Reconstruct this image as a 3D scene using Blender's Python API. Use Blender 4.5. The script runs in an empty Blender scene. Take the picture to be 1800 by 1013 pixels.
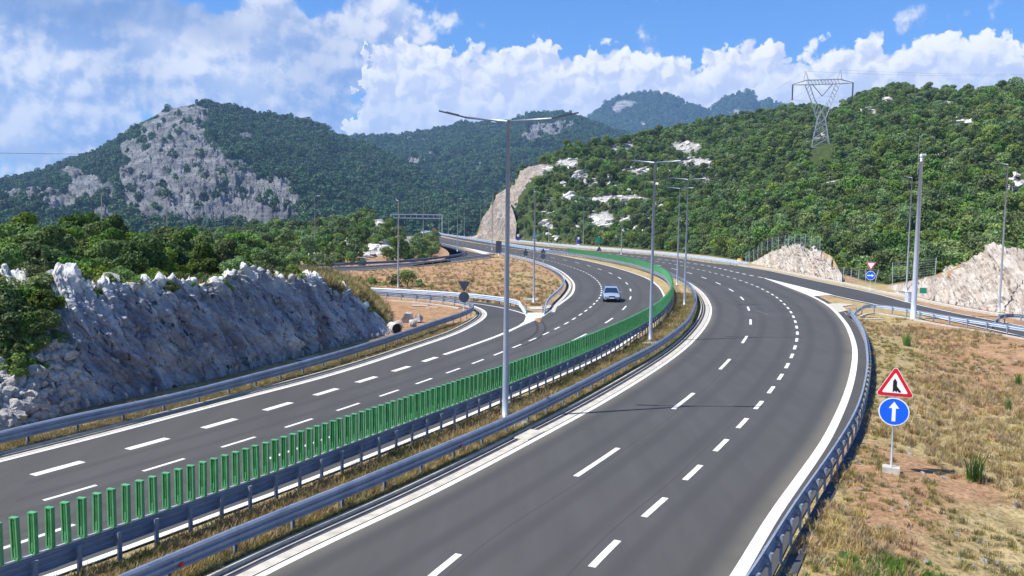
import bpy, bmesh, math, random
import numpy as np
from mathutils import Vector, Matrix
SC = bpy.context.scene
random.seed(7); RNG = np.random.default_rng(11)
# ------------------------------------------------------------------ camera, sun, sky
CAMH = 8.6; FPX = 1450.0; HOR = 387.0; ROLL = math.radians(0.7)
PITCH = math.atan((506.5 - HOR) / FPX)
cam_d = bpy.data.cameras.new("camera"); cam = bpy.data.objects.new("camera", cam_d)
SC.collection.objects.link(cam); SC.camera = cam
cam_d.sensor_width = 36; cam_d.lens = 36 * FPX / 1800; cam_d.clip_end = 30000; cam_d.clip_start = 0.1
CM = Matrix.Rotation(math.pi / 2 - PITCH, 4, 'X') @ Matrix.Rotation(ROLL, 4, 'Z')
CM.translation = Vector((0, 0, CAMH)); cam.matrix_world = CM
CR = np.array(CM.to_3x3())
SUN_EL = math.radians(54.0); SUN_AZ = math.radians(252.5)     # azimuth clockwise from +Y
sl = bpy.data.lights.new("sun", 'SUN'); sl.energy = 4.9; sl.angle = math.radians(0.53); sl.color = (1, .955, .88)
so = bpy.data.objects.new("sun", sl); SC.collection.objects.link(so)
sd = Vector((math.sin(SUN_AZ) * math.cos(SUN_EL), math.cos(SUN_AZ) * math.cos(SUN_EL), math.sin(SUN_EL)))
so.rotation_euler = sd.to_track_quat('Z', 'Y').to_euler()
SC.view_settings.view_transform = 'Standard'; SC.view_settings.look = 'None'
SC.view_settings.exposure = 0.72; SC.view_settings.gamma = 1.0; SC.view_settings.use_curve_mapping = False
SC.cycles.volume_bounces = 0; SC.cycles.max_bounces = 6; SC.cycles.transparent_max_bounces = 8
SC.cycles.use_denoising = True

class NT:                                     # tiny helper to write node trees as expressions
    def __init__(s, tree): s.t = tree; s.n = tree.nodes; s.l = tree.links
    def new(s, kind, **kw):
        n = s.n.new(kind)
        for k, v in kw.items(): setattr(n, k, v)
        return n
    def put(s, sock, v):
        if isinstance(v, bpy.types.NodeSocket): s.l.new(v, sock)
        elif v is not None: sock.default_value = v
    def m(s, op, a, b=None, c=None, clamp=False):
        n = s.new('ShaderNodeMath', operation=op); n.use_clamp = clamp
        s.put(n.inputs[0], a); s.put(n.inputs[1], b)
        if c is not None: s.put(n.inputs[2], c)
        return n.outputs[0]
    def vm(s, op, a, b=None, sc=None):
        n = s.new('ShaderNodeVectorMath', operation=op); s.put(n.inputs[0], a)
        if b is not None: s.put(n.inputs[1], b)
        if sc is not None: s.put(n.inputs['Scale'], sc)
        return n.outputs[0]
    def noise(s, vec, scale=1, detail=4, rough=.5, dist=0, dims='3D', lac=2.0):
        n = s.new('ShaderNodeTexNoise', noise_dimensions=dims)
        if vec is not None: s.put(n.inputs['Vector'], vec)
        s.put(n.inputs['Scale'], scale); s.put(n.inputs['Detail'], detail); s.put(n.inputs['Roughness'], rough)
        s.put(n.inputs['Distortion'], dist); s.put(n.inputs['Lacunarity'], lac)
        return n.outputs['Fac']
    def ss(s, v, a, b, lo=0.0, hi=1.0):        # smoothstep
        n = s.new('ShaderNodeMapRange', interpolation_type='SMOOTHSTEP')
        s.put(n.inputs[0], v); s.put(n.inputs[1], a); s.put(n.inputs[2], b); s.put(n.inputs[3], lo); s.put(n.inputs[4], hi)
        return n.outputs[0]
    def mix(s, f, a, b, blend='MIX'):
        n = s.new('ShaderNodeMix', data_type='RGBA', blend_type=blend)
        s.put(n.inputs[0], f)
        for k, v in ((6, a), (7, b)): s.put(n.inputs[k], v if isinstance(v, bpy.types.NodeSocket) else (*v[:3], 1))
        return n.outputs[2]
    def ramp(s, f, stops):
        n = s.new('ShaderNodeValToRGB'); s.put(n.inputs[0], f); e = n.color_ramp.elements
        while len(e) < len(stops): e.new(.5)
        for k, (p, c) in enumerate(stops): e[k].position = p; e[k].color = (*c[:3], 1)
        return n.outputs[0]

def build_world():
    w = bpy.data.worlds.new("World"); SC.world = w; w.use_nodes = True
    t = w.node_tree; t.nodes.clear(); N = NT(t)
    sky = N.new('ShaderNodeTexSky', sky_type='NISHITA'); sky.sun_disc = False
    sky.sun_elevation = SUN_EL; sky.sun_rotation = SUN_AZ; sky.altitude = 50; sky.air_density = 1.0; sky.dust_density = 0.3; sky.ozone_density = 3.0
    tc = N.new('ShaderNodeTexCoord'); sep = N.new('ShaderNodeSeparateXYZ'); t.links.new(tc.outputs['Generated'], sep.inputs[0])
    X, Y, Z = sep.outputs
    az = N.m('MULTIPLY', N.m('ARCTAN2', X, Y), 57.2958); el = N.m('MULTIPLY', N.m('ARCSINE', Z), 57.2958)
    comb = N.new('ShaderNodeCombineXYZ'); N.put(comb.inputs[0], az); N.put(comb.inputs[1], el)
    P = comb.outputs[0]
    def deg(x, y):                           # picture direction -> (azimuth, elevation) in degrees
        d = CR @ np.array([(x - 900) / FPX, -(y - 506.5) / FPX, -1]); d /= np.linalg.norm(d)
        return math.degrees(math.atan2(d[0], d[1])), math.degrees(math.asin(d[2]))
    # warp so that the billows are irregular
    nz = N.new('ShaderNodeTexNoise', noise_dimensions='2D'); N.put(nz.inputs['Vector'], P); nz.inputs['Scale'].default_value = .22; nz.inputs['Detail'].default_value = 3
    warp = N.vm('SCALE', N.vm('SUBTRACT', nz.outputs['Color'], (.5, .5, .5)), sc=3.0)
    PW = N.vm('ADD', P, warp)
    def blobs(lst, vec):
        sx = N.new('ShaderNodeSeparateXYZ'); N.put(sx.inputs[0], vec); acc = None
        for (x, y, rx, ry, wgt) in lst:
            a, e = deg(x, y); ra = rx / 1450 * 57.3; re = ry / 1450 * 57.3
            q = N.m('ADD', N.m('POWER', N.m('ABSOLUTE', N.m('DIVIDE', N.m('SUBTRACT', sx.outputs[0], a), ra)), 2.0),
                    N.m('POWER', N.m('ABSOLUTE', N.m('DIVIDE', N.m('SUBTRACT', sx.outputs[1], e), re)), 2.0))
            g = N.m('MULTIPLY', N.m('EXPONENT', N.m('MULTIPLY', q, -1.0)), wgt)
            acc = g if acc is None else N.m('ADD', acc, g)
        return acc
    def puff(vec, sc, det=3, rough=.55):
        v = N.new('ShaderNodeTexVoronoi', feature='F1', voronoi_dimensions='2D'); N.put(v.inputs['Vector'], vec); v.inputs['Scale'].default_value = sc; v.inputs['Detail'].default_value = det
        v.inputs['Roughness'].default_value = rough; return N.m('SUBTRACT', .42, v.outputs['Distance'])
    wn = N.new('ShaderNodeTexNoise', noise_dimensions='2D'); N.put(wn.inputs['Vector'], P); wn.inputs['Scale'].default_value = .9; wn.inputs['Detail'].default_value = 4
    PF = N.vm('ADD', P, N.vm('SCALE', N.vm('SUBTRACT', wn.outputs['Color'], (.5, .5, .5)), sc=1.3))
    # ---- distant cumulus bank (its crest height follows the azimuth)
    crest = [(-200, 360), (500, 350), (590, 290), (618, 215), (636, 140), (652, 92), (700, 80), (752, 76), (800, 84), (850, 92), (905, 88), (945, 62), (985, 82), (1040, 96), (1090, 82), (1160, 96),
             (1230, 90), (1290, 92), (1340, 74), (1400, 86), (1450, 84), (1520, 72), (1600, 74), (1660, 50), (1720, 40), (1765, 44), (1785, 78), (1900, 76), (2300, 90)]
    def bank(vec):
        sx = N.new('ShaderNodeSeparateXYZ'); N.put(sx.inputs[0], vec)
        fc = N.new('ShaderNodeFloatCurve'); cv = fc.mapping.curves[0]
        pts = [deg(*c) for c in crest]; a0, a1 = -60.0, 60.0
        cv.points[0].location = (0, 0.10); cv.points[1].location = (1, pts[-1][1] / 20)
        for a, e in pts: cv.points.new((a - a0) / (a1 - a0), max(0, e / 20))
        fc.mapping.update()
        wob = N.m('MULTIPLY', N.m('SUBTRACT', N.noise(vec, .9, 3, .6, 0, '2D'), .5), 3.2)
        N.put(fc.inputs[1], N.m('DIVIDE', N.m('SUBTRACT', N.m('ADD', sx.outputs[0], wob), a0), a1 - a0, clamp=True))
        top = N.m('MULTIPLY', fc.outputs[0], 20.0)
        n1 = N.noise(vec, .55, 7, .56, 0, '2D')
        n2 = N.noise(vec, 1.6, 4, .6, 0, '2D')
        disp = N.m('ADD', N.m('ADD', N.m('MULTIPLY', N.m('SUBTRACT', n1, .5), 2.0), N.m('MULTIPLY', N.m('SUBTRACT', n2, .5), .8)), N.m('MULTIPLY', puff(PF, .50, 2), 1.9))
        return N.m('ADD', N.m('SUBTRACT', N.m('ADD', top, .75), sx.outputs[1]), disp)
    b0 = bank(P)
    # ---- nearer broken cloud on the left
    lst = [(170, 25, 260, 36, .34), (60, 110, 260, 70, .62), (330, 120, 230, 90, .68), (470, 60, 160, 60, .8), (600, 60, 130, 60, .72), (690, 20, 75, 32, .62), (640, 200, 160, 70, .5), (120, 235, 200, 60, .5), (440, 160, 120, 60, .5),
           (760, 170, 80, 60, .35), (60, 20, 330, 26, .42), (-300, 150, 350, 120, .5), (40, 300, 200, 60, .4), (560, 250, 200, 30, .4), (330, 20, 90, 30, .22), (560, 120, 60, 40, -.25), (245, 205, 60, 22, -.3), (570, 15, 40, 20, -.35)]
    sh = blobs(lst, PW)
    def left(vec, lo):
        n1 = N.noise(vec, .26, 8, .57, 0, '2D')
        return N.m('ADD', N.m('ADD', N.m('MULTIPLY', N.m('SUBTRACT', n1, .5), 2.4), N.m('MULTIPLY', puff(vec, .30, 2, .5), .40)), lo)
    l0 = left(P, sh)
    # light on the billows: density towards the sun (up and left) compared with here
    offs = (-.35, .55, 0)
    l1 = left(N.vm('ADD', P, offs), sh)
    litL = N.ss(N.m('SUBTRACT', l0, l1), -.30, .34)
    def fine(vec): return N.m('ADD', N.m('ADD', N.noise(vec, .45, 4, .55, 0, '2D'), N.m('MULTIPLY', puff(vec, .50, 2, .5), .55)), N.m('MULTIPLY', N.noise(vec, 2.0, 2, .5, 0, '2D'), .12))
    litB = N.ss(N.m('SUBTRACT', fine(PF), fine(N.vm('ADD', PF, (-.30, .52, 0)))), -.26, .26)
    mB = N.ss(b0, -.14, .30); mL = N.ss(l0, .18, .58)
    depth = N.ss(b0, 0.0, 5.0)                                    # down from the crest
    colB = N.mix(litB, (.60, .65, .84), (1.08, 1.05, 1.02))
    colB = N.mix(N.m('MULTIPLY', depth, .78), colB, N.mix(litB, (.56, .64, .86), (.70, .76, .92)))
    colL = N.mix(litL, (.30, .44, .78), (1.0, .99, 1.0))
    hi = blobs([(300, 85, 45, 45, 1.0), (430, 150, 70, 50, 1.0), (470, 35, 90, 40, .9), (690, 20, 60, 30, 1.0), (90, 120, 70, 40, .6), (15, 245, 45, 28, .9), (110, 200, 100, 30, .5)], PW)
    colL = N.mix(N.m('MULTIPLY', hi, .75, clamp=True), colL, N.mix(litL, (.74, .79, .92), (1.08, 1.06, 1.04)))
    dk = blobs([(150, 15, 300, 38, 1.0), (560, 140, 80, 90, .45), (230, 140, 60, 60, .4)], PW)
    colL = N.mix(N.m('MULTIPLY', dk, .85, clamp=True), colL, (.17, .29, .58))
    bgs = N.new('ShaderNodeBackground'); tint = N.mix(1.0, sky.outputs[0], (.50, .88, 1.36), 'MULTIPLY')
    skc = N.vm('SCALE', tint, sc=.080)
    horiz = N.ss(el, 9.0, -1.0)
    skc = N.mix(N.m('MULTIPLY', horiz, .45), skc, (.26, .42, .74))
    c = N.mix(N.m('MULTIPLY', mL, .92), skc, N.vm('SCALE', colL, sc=.66))
    c = N.mix(N.m('MULTIPLY', mB, .97), c, N.vm('SCALE', colB, sc=.72))
    N.put(bgs.inputs[0], c); bgs.inputs[1].default_value = 1.0
    out = N.new('ShaderNodeOutputWorld'); t.links.new(bgs.outputs[0], out.inputs[0])
build_world()

# ------------------------------------------------------------------ projection helpers (photo pixel -> place on the ground)
def pxdir(x, y):
    d = CR @ np.array([(x - 900) / FPX, -(y - 506.5) / FPX, -1.0]); return d
def G(x, y, z=0.0):
    d = pxdir(x, y); t = (z - CAMH) / d[2]; return np.array([d[0] * t, d[1] * t, z])
def AT(x, y, r):                               # point on the sight line at horizontal range r
    d = pxdir(x, y); k = r / math.hypot(d[0], d[1]); return np.array([d[0] * k, d[1] * k, CAMH + d[2] * k])
def project(P):                                # world (n,3) -> photo pixels
    q = (np.asarray(P) - np.array([0, 0, CAMH])) @ CR
    w = np.maximum(-q[:, 2], 1e-3); return q[:, 0] / w * FPX + 900, -q[:, 1] / w * FPX + 506.5
def height_at(foot, x, y):                     # height of a vertical pole standing at foot whose tip shows at pixel (x, y)
    d = pxdir(x, y); r = math.hypot(foot[0], foot[1]); return CAMH + d[2] / math.hypot(d[0], d[1]) * r - foot[2]
def resample(P, step):
    P = np.asarray(P, float); seg = np.linalg.norm(np.diff(P, axis=0), axis=1); s = np.r_[0, np.cumsum(seg)]
    n = max(2, int(round(s[-1] / step)) + 1); u = np.linspace(0, s[-1], n)
    return np.stack([np.interp(u, s, P[:, k]) for k in range(P.shape[1])], 1)
def catmull(P, k=12):
    P = np.asarray(P, float); Q = np.vstack([2 * P[0] - P[1], P, 2 * P[-1] - P[-2]]); out = []
    for i in range(1, len(Q) - 2):
        p0, p1, p2, p3 = Q[i - 1:i + 3]
        for t in np.linspace(0, 1, k, endpoint=False):
            out.append(.5 * (2 * p1 + (p2 - p0) * t + (2 * p0 - 5 * p1 + 4 * p2 - p3) * t * t + (3 * p1 - p0 - 3 * p2 + p3) * t ** 3))
    out.append(Q[-2]); return np.array(out)
def smooth(P, it=6):
    P = P.copy()
    for _ in range(it): P[1:-1] = .5 * P[1:-1] + .25 * (P[:-2] + P[2:])
    return P
def curve(px, z=0.0, step=1.0, it=8):          # traced pixels -> smooth world polyline
    W = np.array([G(x, y, z) for x, y in px]); return smooth(resample(catmull(W), step), it)
def tang(P):
    t = np.gradient(P[:, :2], axis=0); return t / np.maximum(np.linalg.norm(t, axis=1, keepdims=True), 1e-9)
def off(P, d):                                 # offset polyline to its left by d
    t = tang(P); Q = P.copy(); Q[:, 0] -= t[:, 1] * d; Q[:, 1] += t[:, 0] * d; return Q
def ext(P, a=0, b=0):                          # lengthen a polyline straight at its start / end
    Q = P
    if a: v = P[0] - P[1]; v /= np.linalg.norm(v); Q = np.vstack([P[0] + v * a, Q])
    if b: v = P[-1] - P[-2]; v /= np.linalg.norm(v); Q = np.vstack([Q, P[-1] + v * b])
    return Q

# ------------------------------------------------------------------ numpy value noise
def _h(ix, iy, iz, s):
    h = (ix * 374761393 + iy * 668265263 + iz * 1274126177 + s * 974634777) & 0xffffffff
    h = ((h ^ (h >> 13)) * 1274126177) & 0xffffffff; h = (h ^ (h >> 16)) & 0xffffffff
    return h / 4294967295.0
def vn(x, y, z=0.0, s=0):
    x, y, z = np.broadcast_arrays(np.asarray(x, float), y, z)
    ix, iy, iz = (np.floor(v).astype(np.int64) for v in (x, y, z)); fx, fy, fz = x - ix, y - iy, z - iz
    fx, fy, fz = (f * f * f * (f * (f * 6 - 15) + 10) for f in (fx, fy, fz)); r = 0
    for dx in (0, 1):
        for dy in (0, 1):
            for dz in (0, 1):
                r = r + _h(ix + dx, iy + dy, iz + dz, s) * (fx if dx else 1 - fx) * (fy if dy else 1 - fy) * (fz if dz else 1 - fz)
    return r * 2 - 1
def fbm(x, y, z=0.0, o=5, g=.5, s=0, ridge=False):
    a, r, k, tot = 1.0, 0, 1.0, 0
    for i in range(o):
        n = vn(x * k, y * k, z * k, s + i * 17)
        if ridge: n = 1 - 2 * np.abs(n)
        r = r + a * n; tot += a; a *= g; k *= 2.03
    return r / tot
def S(x): x = np.clip(x, 0, 1); return x * x * (3 - 2 * x)

# ------------------------------------------------------------------ objects
def tag(o, label=None, cat=None, group=None, kind=None):
    if label: o['label'] = label
    if cat: o['category'] = cat
    if group: o['group'] = group
    if kind: o['kind'] = kind
    return o
def link(o, parent=None):
    SC.collection.objects.link(o)
    if parent is not None: o.parent = parent
    return o
def empty(name, loc, rz=0):
    o = bpy.data.objects.new(name, None); o.empty_display_size = .3; link(o); o.location = loc; o.rotation_euler = (0, 0, rz); return o
def fastmesh(name, V, F, mat, sm=False, attrs=None):
    V = np.asarray(V, np.float32); F = np.asarray(F, np.int32); me = bpy.data.meshes.new(name)
    me.vertices.add(len(V)); me.vertices.foreach_set('co', V.ravel())
    k = F.shape[1]; me.loops.add(F.size); me.loops.foreach_set('vertex_index', F.ravel())
    me.polygons.add(len(F)); me.polygons.foreach_set('loop_start', np.arange(0, F.size, k, dtype=np.int32))
    if sm: me.polygons.foreach_set('use_smooth', np.ones(len(F), bool))
    me.update(calc_edges=True); me.validate()
    for nm, arr in (attrs or {}).items():
        a = me.attributes.new(nm, 'FLOAT', 'POINT'); a.data.foreach_set('value', np.asarray(arr, np.float32))
    if mat: me.materials.append(mat)
    return me
class MB:
    def __init__(s): s.v = []; s.f = []
    def add(s, vs, fs):
        b = len(s.v); s.v += [tuple(map(float, v)) for v in vs]; s.f += [tuple(b + i for i in f) for f in fs]
    def box(s, c, d, rz=0, M=None):
        cx, cy, cz = c; hx, hy, hz = (q / 2 for q in d); cs, sn = math.cos(rz), math.sin(rz); vs = []
        for sx, sy, sz in ((-1, -1, -1), (1, -1, -1), (1, 1, -1), (-1, 1, -1), (-1, -1, 1), (1, -1, 1), (1, 1, 1), (-1, 1, 1)):
            x, y, z = sx * hx, sy * hy, sz * hz; vs.append((cx + x * cs - y * sn, cy + x * sn + y * cs, cz + z))
        if M is not None: vs = [M @ Vector(v) for v in vs]
        s.add(vs, [(0, 3, 2, 1), (4, 5, 6, 7), (0, 1, 5, 4), (1, 2, 6, 5), (2, 3, 7, 6), (3, 0, 4, 7)])
    def tube(s, pts, rad, n=8, cap=True):
        pts = [Vector(p) for p in pts]; rad = rad if hasattr(rad, '__len__') else [rad] * len(pts); base = len(s.v); up = Vector((0, 0, 1))
        for i, p in enumerate(pts):
            t = (pts[min(i + 1, len(pts) - 1)] - pts[max(i - 1, 0)]).normalized()
            a = t.cross(up) if abs(t.dot(up)) < .98 else t.cross(Vector((0, 1, 0))); a.normalize(); b = t.cross(a)
            for k in range(n):
                q = 2 * math.pi * k / n; s.v.append(tuple(p + (a * math.cos(q) + b * math.sin(q)) * rad[i]))
        for i in range(len(pts) - 1):
            for k in range(n):
                k2 = (k + 1) % n; s.f.append((base + i * n + k, base + i * n + k2, base + (i + 1) * n + k2, base + (i + 1) * n + k))
        if cap: s.f.append(tuple(base + k for k in range(n))); s.f.append(tuple(base + (len(pts) - 1) * n + k for k in reversed(range(n))))
    def sweep(s, P, prof, closed=True):        # profile (o to the left, z up) along polyline P
        t = tang(P); base = len(s.v); n = len(prof)
        for p, q in zip(P, t):
            for (o, z) in prof: s.v.append((p[0] - q[1] * o, p[1] + q[0] * o, p[2] + z))
        for i in range(len(P) - 1):
            for k in range(n if closed else n - 1):
                k2 = (k + 1) % n; s.f.append((base + i * n + k, base + (i + 1) * n + k, base + (i + 1) * n + k2, base + i * n + k2))
        if closed: s.f.append(tuple(base + k for k in range(n))); s.f.append(tuple(base + (len(P) - 1) * n + k for k in reversed(range(n))))
    def disc(s, c, ax_x, ax_y, outline, th):   # flat plate from a 2-D outline, given thickness th along ax_x x ax_y
        c, ax_x, ax_y = Vector(c), Vector(ax_x), Vector(ax_y); nn = ax_x.cross(ax_y).normalized(); n = len(outline)
        vs = [c + ax_x * u + ax_y * v + nn * h for h in (0, th) for u, v in outline]
        s.add(vs, [tuple(range(n - 1, -1, -1)), tuple(range(n, 2 * n))] + [(k, (k + 1) % n, n + (k + 1) % n, n + k) for k in range(n)])
    def mesh(s, name, mat, sm=False):
        me = bpy.data.meshes.new(name); me.from_pydata(s.v, [], s.f); me.update()
        if mat: me.materials.append(mat)
        if sm:
            for p in me.polygons: p.use_smooth = True
        return me
    def build(s, name, mat, parent=None, sm=False):
        return link(bpy.data.objects.new(name, s.mesh(name, mat, sm)), parent)

# ------------------------------------------------------------------ materials
def mat(name, fn, rough=.8, metal=0.0, spec=.3, bump=None):
    m = bpy.data.materials.new(name); m.use_nodes = True; t = m.node_tree; N = NT(t); b = t.nodes['Principled BSDF']
    N.put(b.inputs['Roughness'], rough); b.inputs['Metallic'].default_value = metal; b.inputs['Specular IOR Level'].default_value = spec
    N.pos = N.new('ShaderNodeNewGeometry').outputs['Position']; N.obj = N.new('ShaderNodeTexCoord').outputs['Object']; N.b = b
    c = fn(N) if callable(fn) else fn
    N.put(b.inputs['Base Color'], c if isinstance(c, bpy.types.NodeSocket) else (*c, 1))
    return m
def add_bump(N, h, strength=.5, dist=.05):
    bp = N.new('ShaderNodeBump'); bp.inputs['Strength'].default_value = strength; bp.inputs['Distance'].default_value = dist
    N.put(bp.inputs['Height'], h); N.put(N.b.inputs['Normal'], bp.outputs[0])
def attr(N, name):
    a = N.new('ShaderNodeAttribute'); a.attribute_name = name; return a.outputs['Fac']
def f_asphalt(tone, tracks=0, dust=1.0):
    def f(N):
        big = N.noise(N.pos, .12, 4, .6); fine = N.noise(N.pos, 30, 3, .7)
        mp = N.new('ShaderNodeMapping'); mp.inputs['Rotation'].default_value = (0, 0, math.radians(26)); mp.inputs['Scale'].default_value = (1.1, .05, 1); N.put(mp.inputs[0], N.pos)
        st = N.noise(mp.outputs[0], 1.0, 4, .6)
        c = N.ramp(N.m('ADD', N.m('MULTIPLY', big, .45), N.m('MULTIPLY', st, .55)), [(.3, [q * .82 for q in tone]), (.5, tone), (.72, [q * 1.2 for q in tone])])
        add_bump(N, fine, .35, .01)
        if tracks:                             # two darker wheel tracks per lane, a paler strip of dust at the edges
            q = N.m('FRACT', N.m('MULTIPLY', attr(N, 'lat'), tracks)); w = N.m('ABSOLUTE', N.m('SUBTRACT', N.m('ABSOLUTE', N.m('SUBTRACT', q, .5)), .26))
            c = N.mix(N.m('MULTIPLY', N.ss(w, .13, .02), N.ss(st, .2, .7, .35, 1.0)), c, N.vm('SCALE', c, sc=.80))
            e = N.m('MINIMUM', attr(N, 'lat'), N.m('SUBTRACT', 1.0, attr(N, 'lat'))); c = N.mix(N.m('MULTIPLY', N.ss(e, .07, .0), N.ss(big, .3, .6, .3 * dust, .9 * dust)), c, (.15, .135, .105))
            pt = N.ss(N.noise(N.pos, .9, 3, .5), .68, .72, 0, .35); c = N.mix(pt, c, N.vm('SCALE', c, sc=.7))
        sp = N.noise(N.pos, 60, 2, .8)
        return N.mix(N.ss(sp, .5, .75, 0, .35), N.mix(N.ss(fine, .3, .7), N.vm('SCALE', c, sc=.86), c), (.17, .17, .17))
    return f
M = {}
M['asphalt'] = mat('asphalt', f_asphalt((.070, .0675, .063)), .85)
M['asphalt_ramp'] = mat('asphalt_ramp', f_asphalt((.058, .057, .056)), .85)
M['lanes3'] = mat('asphalt_worn_three_lanes', f_asphalt((.072, .070, .066), 3), .85)
M['lanes3b'] = mat('asphalt_worn_left_lanes', f_asphalt((.072, .070, .066), 3, 0.0), .85)
M['paint'] = mat('road_paint', lambda N: N.mix(N.ss(N.noise(N.pos, 16, 6, .85), .56, .68, 0, .85), N.mix(N.ss(N.noise(N.pos, 1.7, 6, .75), .35, .75), (.74, .73, .69), (.52, .51, .47)), (.16, .155, .15)), .6)
M['gutter'] = mat('gutter_concrete', lambda N: N.mix(N.ss(N.noise(N.pos, 2.2, 6, .65), .35, .7), (.52, .48, .40), (.37, .345, .295)), .85)
M['concrete'] = mat('concrete', lambda N: N.mix(N.ss(N.noise(N.pos, 3, 6, .7), .35, .7), (.55, .51, .43), (.38, .36, .31)), .85)
M['channel'] = mat('drain_channel', lambda N: N.mix(N.ss(N.noise(N.pos, 1.5, 5, .6), .3, .7), (.030, .033, .045), (.07, .072, .085)), .8)
def f_steel(a, b):
    def f(N):
        mp = N.new('ShaderNodeMapping'); mp.inputs['Scale'].default_value = (1, 1, .4); N.put(mp.inputs[0], N.pos)
        return N.mix(N.ss(N.noise(mp.outputs[0], 1.3, 6, .7), .3, .7), a, b)
    return f
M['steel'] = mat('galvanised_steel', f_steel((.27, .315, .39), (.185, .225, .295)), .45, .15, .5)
M['steel_pale'] = mat('pale_galvanised_steel', f_steel((.50, .57, .66), (.42, .49, .58)), .5, .1, .5)  # lighter copy of the steel: sunlight on these rails put into the colour
M['pole'] = mat('pole_steel', f_steel((.50, .54, .60), (.38, .42, .50)), .45, .3, .5)
M['mast'] = mat('mast_steel', f_steel((.62, .67, .76), (.54, .60, .70)), .4, .2, .5)
M['darksteel'] = mat('lamp_head_grey', (.10, .105, .115), .4, .2)
M['white'] = mat('white_plate', (.80, .81, .82), .35)
M['red'] = mat('sign_red', (.62, .012, .025), .35)
M['blue'] = mat('sign_blue', (.008, .115, .80), .35)
M['purple'] = mat('sign_far_blue', (.05, .05, .40), .4)
M['cyan'] = mat('sign_light_blue', (.03, .25, .60), .4)
M['black'] = mat('black', (.015, .015, .016), .5)
M['signback'] = mat('sign_back', f_steel((.075, .095, .125), (.055, .07, .095)), .6, .2)
M['green_sign'] = mat('green_sign', (.015, .19, .11), .4)
M['orange'] = mat('orange_plastic', (.75, .33, .03), .5)
M['green'] = mat('green_plastic', lambda N: N.mix(N.m('MULTIPLY', N.new('ShaderNodeObjectInfo').outputs['Random'], .35), N.mix(N.ss(N.noise(N.pos, 3.5, 6, .7), .3, .7), (.055, .25, .085), (.10, .38, .145)), (.18, .37, .20)), .42, 0, .45)
M['carpaint'] = mat('silver_paint', (.36, .44, .58), .28, .35, .6)
M['carblue'] = mat('blue_paint', (.05, .10, .24), .3, .2, .6)
M['carred'] = mat('red_paint', (.45, .03, .03), .3, .1, .6)
M['carwhite'] = mat('white_paint', (.75, .76, .78), .3, .0, .6)
M['glass'] = mat('car_glass', (.012, .025, .06), .08, 0, .8)
M['tyre'] = mat('tyre', (.02, .02, .02), .9)
M['headlamp'] = mat('headlamp', (.75, .80, .82), .15, 0, .8)
def f_soil(N):
    p = N.pos; n1 = N.noise(p, .11, 5, .6, .6); n2 = N.noise(p, .9, 6, .7); n3 = N.noise(p, 6, 5, .75)
    red = attr(N, 'red'); veg = attr(N, 'veg')
    dry = N.ramp(n2, [(.25, (.30, .215, .10)), (.45, (.46, .345, .165)), (.62, (.56, .44, .22)), (.8, (.62, .52, .30))])
    rs = N.ramp(n2, [(.25, (.30, .165, .085)), (.5, (.47, .28, .155)), (.7, (.56, .37, .21)), (.85, (.62, .47, .30))])
    olive = N.ramp(n3, [(.3, (.10, .105, .035)), (.7, (.26, .22, .09))])
    c = N.mix(N.ss(N.m('ADD', n1, N.m('MULTIPLY', red, .5)), .55, .72), dry, rs)
    c = N.mix(N.ss(N.noise(p, .35, 5, .65), .54, .72, 0, .55), c, olive)
    c = N.mix(veg, c, N.ramp(n2, [(.3, (.035, .055, .018)), (.6, (.07, .10, .03)), (.8, (.16, .16, .07))]))
    c = N.mix(N.ss(n3, .60, .36), c, N.vm('SCALE', c, sc=.55))
    add_bump(N, N.m('ADD', n3, N.m('MULTIPLY', n2, 1.5)), .9, .14)
    return N.mix(attr(N, 'rock'), c, N.ramp(N.noise(p, 1.2, 8, .7), [(.3, (.16, .15, .14)), (.5, (.36, .35, .33)), (.7, (.56, .54, .50))]))
M['soil'] = mat('dry_soil_and_grass', f_soil, .95, 0, .1)
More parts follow.
